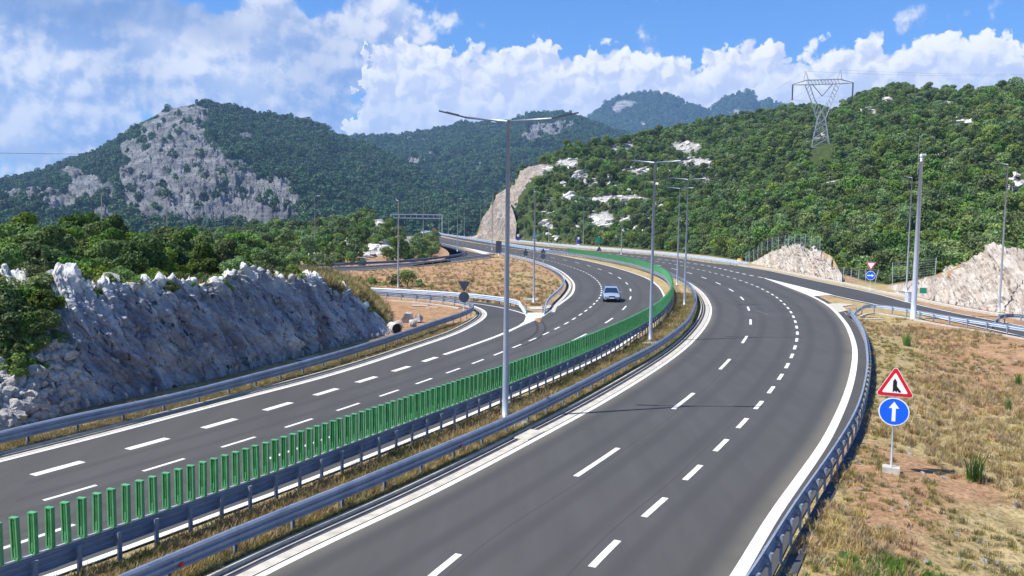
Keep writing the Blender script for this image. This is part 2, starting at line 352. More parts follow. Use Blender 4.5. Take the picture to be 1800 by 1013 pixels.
def rockmat(name, lo, mid, hi, stain, sc=1.0, strata=0.6, bump=1.0, tilt=25, pale=None):
    def f(N):
        p = N.obj
        if pale or name == 'pale_cut_rock':    # texture laid along the leaning joints
            cb = N.new('ShaderNodeCombineXYZ'); N.put(cb.inputs[0], attr(N, 'sa')); N.put(cb.inputs[1], N.m('MULTIPLY', attr(N, 'sz'), .42)); p = cb.outputs[0]
        mp = N.new('ShaderNodeMapping'); mp.inputs['Rotation'].default_value = (math.radians(tilt), math.radians(20), 0) if not (pale or name == 'pale_cut_rock') else (0, 0, 0)
        mp.inputs['Scale'].default_value = (.9 * sc, .9 * sc, .9 * sc * (1 + strata)); N.put(mp.inputs[0], p)
        a = N.noise(mp.outputs[0], .8, 9, .68, .4); v = N.new('ShaderNodeTexVoronoi', feature='DISTANCE_TO_EDGE'); N.put(v.inputs['Vector'], N.vm('ADD', mp.outputs[0], N.vm('SCALE', N.new('ShaderNodeTexNoise').outputs['Color'], sc=.6))); v.inputs['Scale'].default_value = 1.6
        c = N.ramp(a, [(.30, lo), (.48, mid), (.68, hi)])
        c = N.mix(N.ss(N.noise(p, .5 * sc, 5, .6), .55, .72, 0, .6), c, stain)
        cr = N.ss(v.outputs['Distance'], .07, .0)
        c = N.mix(N.m('MULTIPLY', cr, .0), c, [q * .35 for q in lo]); c = N.mix(N.ss(N.noise(mp.outputs[0], 2.6, 6, .7, 1.2), .47, .36, 0, .9), c, [q * .35 for q in lo])
        if pale:
            c = N.mix(N.ss(N.noise(mp.outputs[0], 3.4, 4, .6), .60, .66, 0, .85), c, (.62, .61, .58)); c = N.mix(N.ss(N.noise(mp.outputs[0], .7, 3, .6), .58, .70, 0, .55), c, (.20, .13, .10))
            wx = N.ss(N.m('ADD', attr(N, 'weather'), N.m('MULTIPLY', N.m('SUBTRACT', N.noise(p, 1.1, 6, .65), .5), 1.1)), .48, .62)
            c = N.mix(wx, c, N.ramp(a, [(.30, [q * .35 for q in pale]), (.45, [q * .8 for q in pale]), (.6, pale)]))
        add_bump(N, N.m('SUBTRACT', N.m('ADD', a, N.m('MULTIPLY', N.noise(p, 5 * sc, 7, .75), .5)), N.m('MULTIPLY', cr, .0)), bump, .30 / sc)
        return c
    return mat(name, f, .92, 0, .15)
M['limestone'] = rockmat('limestone', (.12, .125, .145), (.36, .375, .42), (.68, .69, .70), (.26, .20, .165), 1.0, pale=(.74, .73, .69))
M['pale_rock'] = rockmat('pale_cut_rock', (.24, .19, .15), (.45, .395, .335), (.62, .58, .51), (.47, .30, .20), .9)
M['cut_rock'] = rockmat('smooth_cut_rock', (.20, .165, .14), (.31, .265, .225), (.40, .345, .295), (.42, .25, .17), .25, .2, .6)
M['boulder'] = rockmat('boulder_limestone', (.32, .31, .29), (.58, .56, .52), (.76, .73, .68), (.48, .40, .31), 2.0)
def leafmat(name, dark, mid, light, trans=.25):
    def f(N):
        oi = N.new('ShaderNodeObjectInfo').outputs['Random']
        n = N.noise(N.obj, 1.1, 4, .6)
        c = N.ramp(n, [(.30, dark), (.52, mid), (.74, light)])
        hs = N.new('ShaderNodeHueSaturation'); N.put(hs.inputs['Hue'], N.ss(oi, 0, 1, .475, .518)); N.put(hs.inputs['Value'], N.ss(N.m('FRACT', N.m('MULTIPLY', oi, 7.31)), 0, 1, .62, 1.35))
        N.put(hs.inputs['Saturation'], N.ss(N.m('FRACT', N.m('MULTIPLY', oi, 13.7)), 0, 1, .8, 1.1)); N.put(hs.inputs['Color'], c)
        return hs.outputs[0]
    m = mat(name, f, .62, 0, .25); t = m.node_tree; N = NT(t); b = t.nodes['Principled BSDF']; o = t.nodes['Material Output']
    tr = N.new('ShaderNodeBsdfTranslucent'); N.put(tr.inputs[0], b.inputs['Base Color'].links[0].from_socket)
    mx = N.new('ShaderNodeMixShader'); mx.inputs[0].default_value = trans; t.links.new(b.outputs[0], mx.inputs[1]); t.links.new(tr.outputs[0], mx.inputs[2]); t.links.new(mx.outputs[0], o.inputs[0])
    return m
M['leaf_near'] = leafmat('leaf_near', (.060, .125, .020), (.125, .220, .034), (.215, .310, .062), .3)
M['leaf_hill'] = leafmat('leaf_hill', (.070, .130, .026), (.140, .225, .046), (.240, .320, .090), .22)
M['leaf_far'] = leafmat('leaf_far', (.030, .080, .030), (.055, .125, .042), (.100, .170, .060), .15)
M['dry_grass'] = leafmat('dry_grass', (.26, .19, .07), (.44, .34, .15), (.62, .52, .27), .3)
M['olive_grass'] = leafmat('olive_grass', (.17, .155, .045), (.31, .27, .09), (.46, .40, .17), .3)
M['green_grass'] = leafmat('green_grass', (.07, .15, .015), (.13, .25, .03), (.24, .36, .06), .3)
M['bark'] = mat('bark', lambda N: N.mix(N.noise(N.obj, 8, 4, .6), (.07, .055, .04), (.16, .13, .10)), .9)
def f_mount(N):
    p = N.pos; n = N.noise(p, .02, 6, .65); n2 = N.noise(p, .09, 8, .72)
    g = N.ramp(n2, [(.3, (.022, .045, .018)), (.55, (.045, .08, .028)), (.75, (.10, .12, .055))])
    mp = N.new('ShaderNodeMapping'); mp.inputs['Rotation'].default_value = (.35, .25, 0); mp.inputs['Scale'].default_value = (.5, .5, 2.2); N.put(mp.inputs[0], p)
    st = N.noise(mp.outputs[0], .05, 9, .72)
    r = N.ramp(st, [(.30, (.075, .078, .085)), (.46, (.20, .205, .215)), (.64, (.38, .385, .39))])
    k = N.ss(N.m('ADD', attr(N, 'rock'), N.m('MULTIPLY', N.m('SUBTRACT', n2, .5), .9)), .42, .55)
    add_bump(N, N.m('ADD', st, n2), 1.0, 9)
    return N.mix(k, g, r)
M['mountain'] = mat('mountain_ground', f_mount, .95, 0, .1)

# ------------------------------------------------------------------ traced lines (photo pixels)
PX = dict(
 r_edge=[(1180, 1180), (1240, 1095), (1302, 1010), (1345, 927), (1395, 857), (1432, 805), (1444, 789), (1455, 770), (1472, 735), (1487, 700), (1497.5, 665), (1502.5, 635), (1503, 615), (1500, 600), (1495, 586), (1488, 571), (1473, 552.5), (1456, 537), (1428, 521.5), (1384, 504), (1344, 489)],
 r_thick=[(1344, 489), (1320, 484.6), (1295, 479), (1272, 473.7), (1250, 468.6), (1217, 463.3), (1185, 459), (1150, 454.8), (1104, 449.6), (1060, 445.6), (1010, 441.3), (950, 435.6)],
 r_l2=[(960, 1090), (1059, 972), (1158, 887), (1222, 827), (1272, 779), (1309, 740), (1337, 709), (1358, 682.5), (1374, 660), (1385, 641), (1393, 624), (1398, 609), (1401, 596), (1402, 585), (1397.6, 564), (1390, 548), (1379, 535), (1365, 522.7), (1349, 513), (1330.5, 504), (1310, 496), (1290, 489.6), (1258, 481), (1218, 471.5), (1195, 466.6), (1156, 460), (1100, 452.8), (1040, 446.8), (960, 439.6)],
 r_l1=[(650, 1120), (765, 1000), (906, 905), (1050, 813), (1205, 703), (1277, 638), (1310, 596), (1318, 580), (1319.5, 565), (1315.5, 542), (1304, 524), (1285, 510), (1261, 497.7), (1236, 488), (1208, 479), (1177, 471.3), (1130, 461.5), (1060, 451.8), (960, 442)],
 r_in=[(250, 1123), (340, 1073), (462, 1009), (523.6, 976.5), (709, 893), (800, 847), (875, 808), (950, 767.5), (1015, 733), (1062.5, 706), (1125, 668), (1175, 635), (1210, 607.5), (1235, 580), (1247, 559.4), (1249.5, 542.6), (1245, 529), (1235, 515.5), (1218.5, 502), (1196, 489.5), (1168, 479), (1130, 468.3), (1085, 459.8), (1030, 451), (960, 443.6)],
 rmg=[(100, 1058), (212, 1011), (300, 974), (400, 931), (450, 911), (616, 848), (700, 812), (817, 764), (892.5, 732.5), (1000, 681), (1050, 656), (1100, 630), (1150, 605), (1187.5, 580), (1210, 560), (1220, 541), (1224.5, 524), (1219, 507), (1206.7, 493), (1188, 482.5), (1168, 475.2), (1130, 465), (1080, 455.5), (1020, 446.8), (960, 440)],
 lmg=[(-100, 1032), (0, 995), (135, 951), (270, 904), (450, 844), (560, 801), (680, 757), (800, 712), (900, 674), (1000, 633), (1075, 599), (1125, 573), (1158, 551), (1176, 531), (1182, 515), (1178, 498), (1165, 483.5), (1134.6, 470.5), (1101, 461.5), (1050, 451.8), (997, 443.6), (950, 438.4)],
 l_in=[(-80, 1070), (137.5, 997.5), (325, 922.5), (400, 899.5), (450, 880), (582, 829), (740, 765), (800, 741), (882, 705), (975, 665), (1060, 626), (1110, 594), (1145, 565), (1163, 545), (1169, 530), (1166, 517), (1158, 504.5), (1141, 491.4), (1118, 482), (1092.6, 474), (1050.6, 463), (1000, 452.3), (951.7, 444), (868, 432.5), (801, 421.5), (762, 413.8)],
 l_b=[(-150, 1016), (25, 957), (268, 877), (505, 795), (640, 747), (770, 699), (870, 658), (945, 626), (1017.5, 594), (1067.5, 566), (1096, 543.5), (1108, 525), (1108.5, 510.4), (1102, 498.5), (1088.4, 488.4), (1071, 479.7), (1050, 472.3), (1026, 465), (1000, 459), (973.5, 453.7), (940, 448), (868, 437.5), (800, 425.5), (756, 416)],
 l_thin=[(-60, 918), (129, 866), (302, 813), (441, 771), (551, 736), (639, 706.5), (712, 682), (773, 660.5), (824, 642), (865.5, 626), (902.5, 611), (932, 599), (957, 588), (977.5, 578), (995, 569), (1010, 560), (1022, 552), (1032, 545), (1040, 538.6), (1046, 532.5), (1051.5, 527), (1055, 521.6), (1057, 516), (1057.4, 507), (1055, 500.7), (1052, 496), (1045, 489), (1036, 483), (1025, 477.5), (1012, 472.5), (998, 468), (982, 463), (966, 459), (940, 453.5), (905, 447.5), (868, 442)],
 l_thick=[(-60, 868), (110, 821), (269, 778), (394, 742.5), (496, 712.5), (580.5, 687), (652, 665), (711, 647), (760, 630.5), (787, 621.5), (850, 600), (887, 586), (920, 570), (946, 560), (970, 544), (986.6, 532.4), (1002, 520.6), (1008, 511), (1008.5, 499), (1003, 491), (994, 482.7), (984, 476), (968, 468), (950, 461.5), (925, 455), (900, 450), (863, 444.6), (820, 437), (780, 428.5), (748, 420.5)],
 l_out=[(-80, 832), (0, 810), (150, 774.5), (250, 747.5), (400, 707.5), (450, 694.5), (550, 669), (650, 639), (750, 605), (800, 588), (832, 572), (848, 562), (855.5, 554), (853, 547), (838, 539.5), (815, 533.5), (760, 526), (700, 521), (640, 517), (560, 513)],
 l_outg=[(-80, 778), (0, 757.5), (112, 731), (300, 694), (450, 655.5), (550, 630), (650, 601), (700, 585.5), (760, 565), (810, 549), (832, 539.5), (834, 533), (822, 528), (790, 523), (747, 518.3), (688, 514), (641, 510.8), (560, 506.5)],
 ramp_far=[(946, 560), (925, 553), (911, 548), (895, 543), (880, 540.6), (826, 532), (760, 526.6), (700, 522), (640, 518), (560, 514)],
 loop_far=[(925, 537), (917, 531.5), (908, 526.5), (890, 523.2), (826, 516), (767, 512), (700, 508), (629, 505), (560, 503)],
 nose_g=[(956, 538), (965, 522), (979.5, 510), (991, 496.5), (991.5, 487.4), (984, 478.8), (970, 469.2), (951, 461), (927, 453.8), (898, 447.6), (881, 444)],
 up_near=[(870, 446.2), (851, 448.3), (817, 452), (760, 458.5), (700, 463.5), (651, 466.6), (600, 469), (560, 470.5), (500, 472)],
 up_far=[(738, 418), (770, 426.5), (795, 432.5), (812, 437.5), (817.5, 441), (811, 445), (800, 447.5), (767, 451.8), (740, 454.6), (700, 457.5), (617, 461.4), (560, 464), (500, 466)],
 rg=[(1180, 1165), (1250, 1098), (1317.5, 1012), (1357.5, 943), (1400, 877), (1450, 809), (1482.5, 760), (1500, 731), (1511, 706), (1521, 670), (1526, 627.5), (1520, 585), (1508, 562), (1490, 539)],
 ramp_l=[(1344, 489), (1400, 503), (1458, 518), (1522, 532), (1600, 548), (1700, 570), (1800, 592), (1900, 614)],
 ramp_r=[(1100, 445), (1150, 449.6), (1200, 455.2), (1250, 462.3), (1295, 467.2), (1350.7, 476), (1418, 490.5), (1485, 504.7), (1550, 519), (1602.6, 533.5), (1697, 554), (1796, 573), (1900, 596)],
 kerb_r=[(1298.7, 466.5), (1350.7, 473.6), (1418, 486.5), (1485, 499.7), (1550, 514.5), (1589, 521.8), (1668, 539.4), (1752.6, 554), (1800, 562), (1900, 582)],
 rrg=[(1500, 541), (1511, 536), (1525.6, 533.8), (1549, 535), (1602.6, 543.5), (1658, 554), (1730, 564.5), (1800, 575), (1900, 592)],
 far_g=[(1297, 461.5), (1250, 454.5), (1200, 448.5), (1134.6, 442.3), (1084, 438.5), (1034, 434.8), (990, 430.8), (950, 427), (920, 424), (893, 421)],
 med_far=[(950, 438.4), (900, 431), (860, 424.5), (800, 415), (776, 411.5), (762, 408.5), (740, 405.4)],
)
Cv = {k: curve(v, .80 if k in ('rmg', 'lmg', 'l_outg', 'loop_far', 'nose_g', 'up_near', 'up_far', 'rg', 'rrg', 'far_g', 'med_far') else 0.0) for k, v in PX.items()}
for k in ('rmg', 'lmg', 'l_outg', 'loop_far', 'nose_g', 'up_near', 'up_far', 'rg', 'rrg', 'far_g', 'med_far'): Cv[k][:, 2] = 0

# ------------------------------------------------------------------ rock cuts: foot line and crest line
def cutline(foot, top, setback):
    F = np.array([G(*p) for p in foot]); T = []
    for (x, y), f, sb in zip(top, F, setback):
        r = math.hypot(f[0], f[1]) + sb; p = AT(x, y, r); T.append(p)
    return F, np.array(T)
UPF = np.array([AT(*q) for q in [(870, 352, 374), (895, 362, 368), (908, 372, 362), (924, 366, 360), (942, 338, 362), (975, 306, 366)]])
UPT = np.array([AT(*q) for q in [(872, 343, 380), (902, 328, 384), (913, 305, 386), (928, 293, 386), (946, 287, 384), (977, 294, 380)]])
CUTS = {
 'near': cutline([(-260, 838), (-120, 788), (-40, 766), (20, 750), (70, 736), (120, 722), (200, 704), (300, 681), (380, 663), (450, 645), (520, 628), (580, 612), (630, 599), (670, 590), (700, 584)],
                 [(-260, 470), (-120, 475), (-40, 492), (20, 488), (80, 478), (125, 484), (200, 494), (300, 490), (372, 492), (430, 468), (505, 482), (565, 484), (612, 505), (655, 550), (698, 585)],
                 [9, 9, 8.5, 7.0, 4.6, 3.2, 2.5, 2.2, 2.1, 2.2, 2.3, 2.5, 2.8, 2.6, 1.5]),
 'mid': cutline([(838, 419), (846, 419.3), (858, 420), (875, 421.5), (892, 423), (906, 424.5)], [(842, 414), (847, 384), (862, 368), (874, 345), (891, 342), (908, 392)], [3, 6, 10, 13, 14, 8]),
 'right_small': cutline([(1318, 463), (1345, 468), (1375, 474), (1405, 480), (1435, 487), (1460, 492), (1480, 497)], [(1320, 462), (1345, 450), (1375, 438), (1402, 434), (1430, 436), (1458, 448), (1480, 484)], [3, 6, 9, 10, 9, 7, 3]),
 'right_big': cutline([(1560, 508), (1600, 517), (1640, 528), (1700, 539), (1760, 549), (1830, 560), (1950, 580)], [(1562, 503), (1605, 498), (1648, 487), (1690, 456), (1750, 436), (1830, 436), (1950, 430)], [3, 4, 7, 9, 10, 10, 10]),
}
CUTS['mid_up'] = (UPF, UPT)
def rel(F, x, y):                              # signed distance behind a foot line and position along it
    best = np.full(x.shape, 1e9); d = np.zeros(x.shape); u = np.zeros(x.shape); over = np.zeros(x.shape)
    for i in range(len(F) - 1):
        a, b = F[i, :2], F[i + 1, :2]; e = b - a; L = np.linalg.norm(e); e = e / L
        t = (x - a[0]) * e[0] + (y - a[1]) * e[1]; c = e[0] * (y - a[1]) - e[1] * (x - a[0])
        tc = np.clip(t, 0, L); dist = np.hypot(x - a[0] - e[0] * tc, y - a[1] - e[1] * tc); k = dist < best
        best = np.where(k, dist, best); d = np.where(k, np.sign(c) * dist, d); u = np.where(k, i + tc / L, u); ov = np.abs(t - tc)
        over = np.where(k, ov, over)
    return d, u, over
def relaz(F, x, y):                            # the cuts run back along bearings: position and depth by bearing
    az = np.arctan2(x, y); r = np.hypot(x, y); fa = np.arctan2(F[:, 0], F[:, 1]); fr_ = np.hypot(F[:, 0], F[:, 1])
    u = np.interp(az, fa, np.arange(len(F))); d = r - np.interp(az, fa, fr_); ov = np.maximum(np.maximum(fa[0] - az, az - fa[-1]), 0) * r
    return d, u, ov
# right-hand hill: foot range and ridge, by azimuth
def azr(p): return math.atan2(p[0], p[1]), math.hypot(p[0], p[1])
FOOT = sorted([(a_, r_) for a_, r_ in [(azr(G(845, 419))[0], 388.0), (azr(G(875, 421))[0], 376.0), (azr(G(895, 423))[0], 366.0)]] + [azr(G(*p)) for p in [(910, 424.5), (950, 427), (1034, 432), (1134, 439), (1250, 450), (1300, 458), (1345, 465), (1400, 472), (1480, 491), (1560, 500), (1640, 512), (1760, 530), (1900, 548), (2200, 600)]])
RIDGE = []
for x, y, r in [(862, 352, 396), (880, 348, 396), (903, 332, 398), (915, 308, 398), (928, 296, 398), (948, 290, 398), (975, 276, 398), (1000, 266, 396), (1060, 256, 400), (1130, 244, 430), (1200, 228, 470), (1280, 213, 500), (1350, 203, 520), (1400, 194, 530), (1450, 196, 540), (1500, 183, 540), (1530, 168, 520), (1570, 160, 500),
                (1600, 163, 490), (1640, 167, 480), (1680, 172, 470), (1740, 164, 450), (1775, 156, 440), (1800, 163, 430), (1900, 165, 420), (2100, 170, 400), (2500, 200, 380)]:
    p = AT(x, y, r); RIDGE.append((azr(p)[0], r, p[2]))
FOOT = np.array(FOOT); RIDGE = np.array(sorted(RIDGE))
H2 = []
for x, y, r in [(300, 400, 300), (400, 402, 290), (450, 392, 280), (520, 388, 270), (560, 386, 265), (620, 383, 262), (648, 372, 260), (672, 370, 258), (690, 398, 250), (716, 416, 236), (745, 432, 220), (760, 445, 200)]:
    p = AT(x, y + 15 + 6 * (x < 600), r); H2.append((azr(p)[0], r, p[2]))
H2 = np.array(sorted(H2))
def AZ(px): return azr(G(px, 600))[0]
def H(x, y):
    x = np.asarray(x, float); y = np.asarray(y, float); az = np.arctan2(x, y); r = np.hypot(x, y)
    z = -.05 + .025 * fbm(x * .5, y * .5, 0, 3, s=3)
    # fields sloping away beside the right guard rail
    d, u, ov = rel(Cv['rg'][::6], x, y)
    dr, _, _ = rel(Cv['rrg'][::6], x, y)
    k = S((-d - .3) / 6) * (ov < 1) * S((-dr - 2) / 8)
    z = z - k * (.55 + .25 * fbm(x * .15, y * .15, 0, 3, s=5)) * ((-d) > 0)
    z = z + k * .10 * fbm(x * .9, y * .9, 0, 4, s=8)
    isl = (az > AZ(540)) & (az < AZ(1000)) & (r > 55) & (r < 190)
    if isl.any():
        xi, yi = x[isl], y[isl]; e = np.minimum(np.minimum(rel(Cv['nose_g'][::5], xi, yi)[0], -rel(Cv['loop_far'][::5], xi, yi)[0]), rel(Cv['up_near'][::5], xi, yi)[0] * 1.0)
        zi = z[isl]; zi = zi + S((e - 1.2) / 4) * (.30 + .55 * fbm(xi * .35, yi * .35, 0, 4, .6, 83)); z = z.copy(); z[isl] = zi
    # right hill
    rb = np.interp(az, FOOT[:, 0], FOOT[:, 1]) + 3; rr = np.interp(az, RIDGE[:, 0], RIDGE[:, 1]); zr = np.interp(az, RIDGE[:, 0], RIDGE[:, 2])
    t = (r - rb) / np.maximum(rr - rb, 30); tc = np.clip(t, 0, 1)
    nz = fbm(x * .018, y * .018, 0, 5, s=21)
    ex = 1.05 - .38 * S((AZ(1060) - az) / .06)
    hh = zr * (.72 * tc ** ex + .28 * S(tc)) + 9 * nz * np.sin(math.pi * tc) + 1.2 * fbm(x * .08, y * .08, 0, 3, s=2) * S(tc * 6)
    hh = np.where(t > 1, zr * (1 - .25 * np.clip(t - 1, 0, 2)), hh)
    side = S((az - AZ(846)) / .012)
    hh = hh * side * (t > 0) * (az > AZ(845))
    z = np.where((az > AZ(845)) & (t > 0), np.maximum(z, hh), z)
    # low wooded hill left of the road
    r2 = np.interp(az, H2[:, 0], H2[:, 1]); z2 = np.interp(az, H2[:, 0], H2[:, 2])
    dd, _, _ = rel(Cv['up_far'][::5], x, y)
    f2 = np.interp(az, [AZ(400), AZ(560), AZ(700), AZ(750), AZ(762)], [128, 138, 158, 170, 196])
    t2 = (r - f2) / np.maximum(r2 - f2, 10)
    h2 = z2 * S(np.clip(t2, 0, 1)) ** .8 * (1 - S((t2 - 1.05) / .9)) + 1.0 * fbm(x * .06, y * .06, 0, 4, s=9) * S(t2 * 3) * (t2 < 1.6)
    m2 = (az > AZ(250)) & (az < AZ(762)) & (t2 > 0)
    z = np.where(m2, np.maximum(z, h2 * S((az - AZ(250)) / .05)), z)
    # valley far left
    vl = S((r - 120) / 120) * S((AZ(300) - az) / .12) + S((r - 420) / 200) * (az < AZ(900))
    z = z - 26 * np.clip(vl, 0, 1)
    # rock cuts and the ground behind their crests
    for nm, back in (('near', 26), ('mid', 12), ('mid_up', 10), ('right_small', 9), ('right_big', 16)):
        F, T = CUTS[nm]; d, u, ov = relaz(F, x, y); i = np.arange(len(F)); zt = np.interp(u, i, T[:, 2]); sb = np.interp(u, i, np.hypot(*(T - F)[:, :2].T))
        q = S((d - sb * .85 - .4) / 1.2)
        w = q * (1 - S((d - back) / (back * .5))) * (1 - S(ov / 4))
        if nm == 'near':
            zt = zt - .45 + .35 * fbm(x * .2, y * .2, 0, 4, s=31); w = q * (1 - S((y - 74) / 18)) * (1 - S(ov / 3)) * (1 - S((d - 34) / 14))
        z = np.where((w > 0) & (d > 0), np.maximum(z, (zt - .25) * w), z)
    return z
ROCKS_R = [(1205, 258, 26, 10), (1222, 286, 34, 9), (1000, 285, 22, 8), (945, 297, 22, 10), (1020, 310, 14, 7), (1085, 350, 45, 9), (1055, 385, 22, 14), (1120, 300, 24, 6), (1170, 300, 14, 5), (1080, 262, 9, 7), (1105, 256, 9, 6), (1250, 318, 18, 6), (1345, 345, 10, 6), (1300, 338, 8, 4),
           (1400, 190, 5, 5), (1465, 190, 14, 9), (1445, 240, 18, 4), (1530, 195, 12, 5), (1560, 172, 12, 5), (1610, 162, 10, 4), (1690, 215, 30, 5), (1660, 178, 14, 4), (1785, 320, 20, 14), (1455, 325, 14, 5), (1645, 280, 10, 4), (1000, 345, 12, 6), (1045, 320, 10, 4), (1100, 385, 14, 5), (960, 395, 12, 7), (1150, 322, 16, 5), (1340, 400, 8, 4)]
ROCKS_L = [(668, 378, 12, 8), (667, 395, 14, 8), (640, 410, 14, 5), (690, 425, 20, 6), (665, 440, 18, 8), (720, 425, 16, 8), (745, 430, 10, 6), (440, 392, 34, 5), (505, 382, 10, 4), (580, 378, 10, 4), (610, 425, 8, 6), (520, 432, 6, 4), (640, 450, 8, 5), (550, 455, 7, 4), (700, 405, 14, 4), (715, 440, 10, 4)]
def mask(P, ell):
    X, Y = project(P); m = np.zeros(len(P))
    for cx, cy, rx, ry in ell: m = np.maximum(m, 1.25 - (((X - cx) / (rx * 1.2)) ** 2 + ((Y - cy) / (ry * 1.2)) ** 2))
    return np.clip(m, 0, 1)

# ------------------------------------------------------------------ ground
def grid_faces(a, b):
    i, j = np.meshgrid(np.arange(a - 1), np.arange(b - 1), indexing='ij'); k = (i * b + j).ravel()
    return np.stack([k, k + 1, k + b + 1, k + b], 1)
def build_ground():
    rs = [6.0]
    while rs[-1] < 760: rs.append(rs[-1] * 1.0085 + .05)
    rs = np.array(rs); azs = np.radians(np.arange(-52, 52.01, .13)); R, A = np.meshgrid(rs, azs, indexing='ij')
    x, y = (R * np.sin(A)).ravel(), (R * np.cos(A)).ravel(); z = H(x, y); P = np.stack([x, y, z], 1)
    az, r = A.ravel(), R.ravel()
    rk = np.maximum(mask(P, ROCKS_R) * (r > 180), mask(P, ROCKS_L) * (r > 140))
    rb = np.interp(az, FOOT[:, 0], FOOT[:, 1])
    veg = np.clip(S((r - rb + 3) / 6) * (az > AZ(862)) + (z > 1.6) * (az < AZ(850)) * .85 + S((r - 200) / 60) * (az < AZ(740)), 0, 1)
    X, Y = project(P)
    red = S((X - 1560) / 160) * S((760 - Y) / 160) * (X > 1450) + np.exp(-((X - 700) / 150) ** 2 - ((Y - 478) / 28) ** 2) * .75 + ((X > 560) & (X < 990) & (Y > 445) & (Y < 600)) * .30 + ((X > 630) & (X < 830) & (Y > 520) & (Y < 590)) * .9 + np.exp(-((X - 1560) / 110) ** 2 - ((Y - 900) / 120) ** 2) * .6 + ((X > 735) & (X < 820) & (Y > 420) & (Y < 450)) * .7
    red = red + .35 * fbm(x * .12, y * .12, 0, 4, s=77)
    o = bpy.data.objects.new('ground', fastmesh('ground', P, grid_faces(len(rs), len(azs)), M['soil'], True, {'rock': rk, 'veg': veg * (1 - .0 * rk), 'red': np.clip(red, 0, 1)}))
    link(o); tag(o, kind='structure')
    mb = MB(); n = 72
    far = [(9000 * math.cos(2 * math.pi * k / n), 9000 * math.sin(2 * math.pi * k / n), -27.5) for k in range(n)]; mb.add(far, [tuple(range(n))])
    o2 = mb.build('terrain', M['mountain']); tag(o2, kind='structure')
build_ground()

def build_mountain(name, crest, r0, r1, zbase, rocks, seed, rough, da=.07, n=170, peak=1.0):
    C = np.array(sorted([(azr(AT(x, y, r))[0], r, AT(x, y, r)[2]) for x, y, r in crest])); azs = np.arange(C[0, 0], C[-1, 0], math.radians(da))
    t = np.r_[np.linspace(0, 1, n), np.linspace(1.03, 1.9, 16)]; T, A = np.meshgrid(t, azs, indexing='ij')
    rr = np.interp(A, C[:, 0], C[:, 1]); zc = np.interp(A, C[:, 0], C[:, 2]); R = r0 + (rr - r0) * T
    x, y = R * np.sin(A), R * np.cos(A); tc = np.clip(T, 0, 1)
    sc = 1.0 / (r1 * .09)
    nz = fbm(x * sc, y * sc, 0, 6, .52, seed, True)
    env = np.sin(math.pi * tc ** .8) * .5 + .12 * tc
    z = zbase + (zc - zbase) * (.55 * tc ** 1.15 + .45 * tc ** 1.9) + rough * nz * env + rough * .10 * fbm(x * sc * 7, y * sc * 7, 0, 5, .6, seed + 5, True) * S(tc * 5)
    z = np.where(T > 1, (zc) - (zc - zbase) * .9 * (T - 1) + rough * .1 * nz, z)
    P = np.stack([x.ravel(), y.ravel(), z.ravel()], 1); rk = mask(P, rocks); bk = fbm(P[:, 0] * sc * 4, P[:, 1] * sc * 4, P[:, 2] * sc * 4, 5, .6, seed + 31); rk = np.clip(rk - .22 * S((bk - .08) / .22), 0, 1) + np.clip(.75 * (bk - .30) * 4, 0, .62) * S(tc.ravel() * 3)
    # craggy steps where the rock is bare
    P[:, 2] += rk * (1 - .9 * S((T.ravel() - .9) / .1)) * (fbm(P[:, 0] * sc * 9, P[:, 1] * sc * 9, P[:, 2] * sc * 9, 4, .6, seed + 9, True)) * rough * (.28 if seed != 51 else .05)
    o = bpy.data.objects.new(name, fastmesh(name, P, grid_faces(len(t), len(azs)), M['mountain'], True, {'rock': rk})); link(o); tag(o, kind='structure')
    return P.reshape(len(t), len(azs), 3), rk.reshape(len(t), len(azs)), n
ROCK_M1 = [(60, 350, 60, 16), (150, 330, 30, 20), (120, 310, 30, 10), (235, 270, 26, 22), (470, 370, 60, 20), (400, 300, 40, 16), (322, 205, 44, 26), (300, 245, 56, 38), (285, 290, 60, 40), (350, 290, 44, 40), (380, 320, 60, 30), (440, 345, 70, 30), (340, 350, 80, 40), (400, 385, 110, 25), (250, 350, 40, 40), (190, 350, 12, 26), (178, 385, 22, 20), (220, 310, 14, 14), (500, 360, 30, 14), (430, 245, 14, 6), (110, 365, 40, 12), (480, 330, 34, 12)]
ROCK_M2 = [(955, 235, 30, 12), (930, 250, 22, 8), (990, 225, 20, 8), (760, 272, 8, 4), (730, 290, 20, 5), (920, 207, 10, 4), (770, 350, 20, 4), (840, 300, 12, 4), (700, 350, 14, 5)]
ROCK_M3 = [(1100, 185, 22, 8), (1080, 195, 16, 8), (1190, 195, 6, 4), (1130, 220, 10, 6), (1300, 200, 26, 6), (1160, 185, 6, 5)]
MT = []
MT.append(build_mountain('mountain', [(1330, 190, 4300), (1250, 200, 4200), (1030, 218, 3900), (1052, 196, 3900), (1075, 182, 3900), (1100, 174, 3900), (1130, 168, 3900), (1155, 165, 3900), (1180, 171, 3900), (1205, 184, 3950), (1225, 191, 4000), (1255, 187, 4100), (1280, 172, 4200), (1300, 167, 4200), (1325, 168, 4250), (1350, 178, 4300), (1372, 188, 4300), (1420, 200, 4300), (1500, 230, 4300), (1600, 260, 4300), (980, 235, 3900), (940, 250, 3900)], 2600, 3900, -30, ROCK_M3, 51, 55, .05, 120))
MT.append(build_mountain('mountain', [(540, 262, 2300), (600, 243, 2300), (640, 243, 2300), (680, 241, 2300), (720, 240, 2300), (760, 238, 2250), (790, 231, 2250), (810, 223, 2250), (850, 222, 2200), (880, 222, 2200), (905, 212, 2200), (925, 205, 2150), (945, 203, 2150), (970, 204, 2150), (1000, 207, 2150), (1030, 216, 2150), (1080, 235, 2150), (1150, 250, 2150), (1300, 262, 2100), (1450, 280, 2100)], 700, 2200, -30, ROCK_M2, 61, 75, .05, 190))
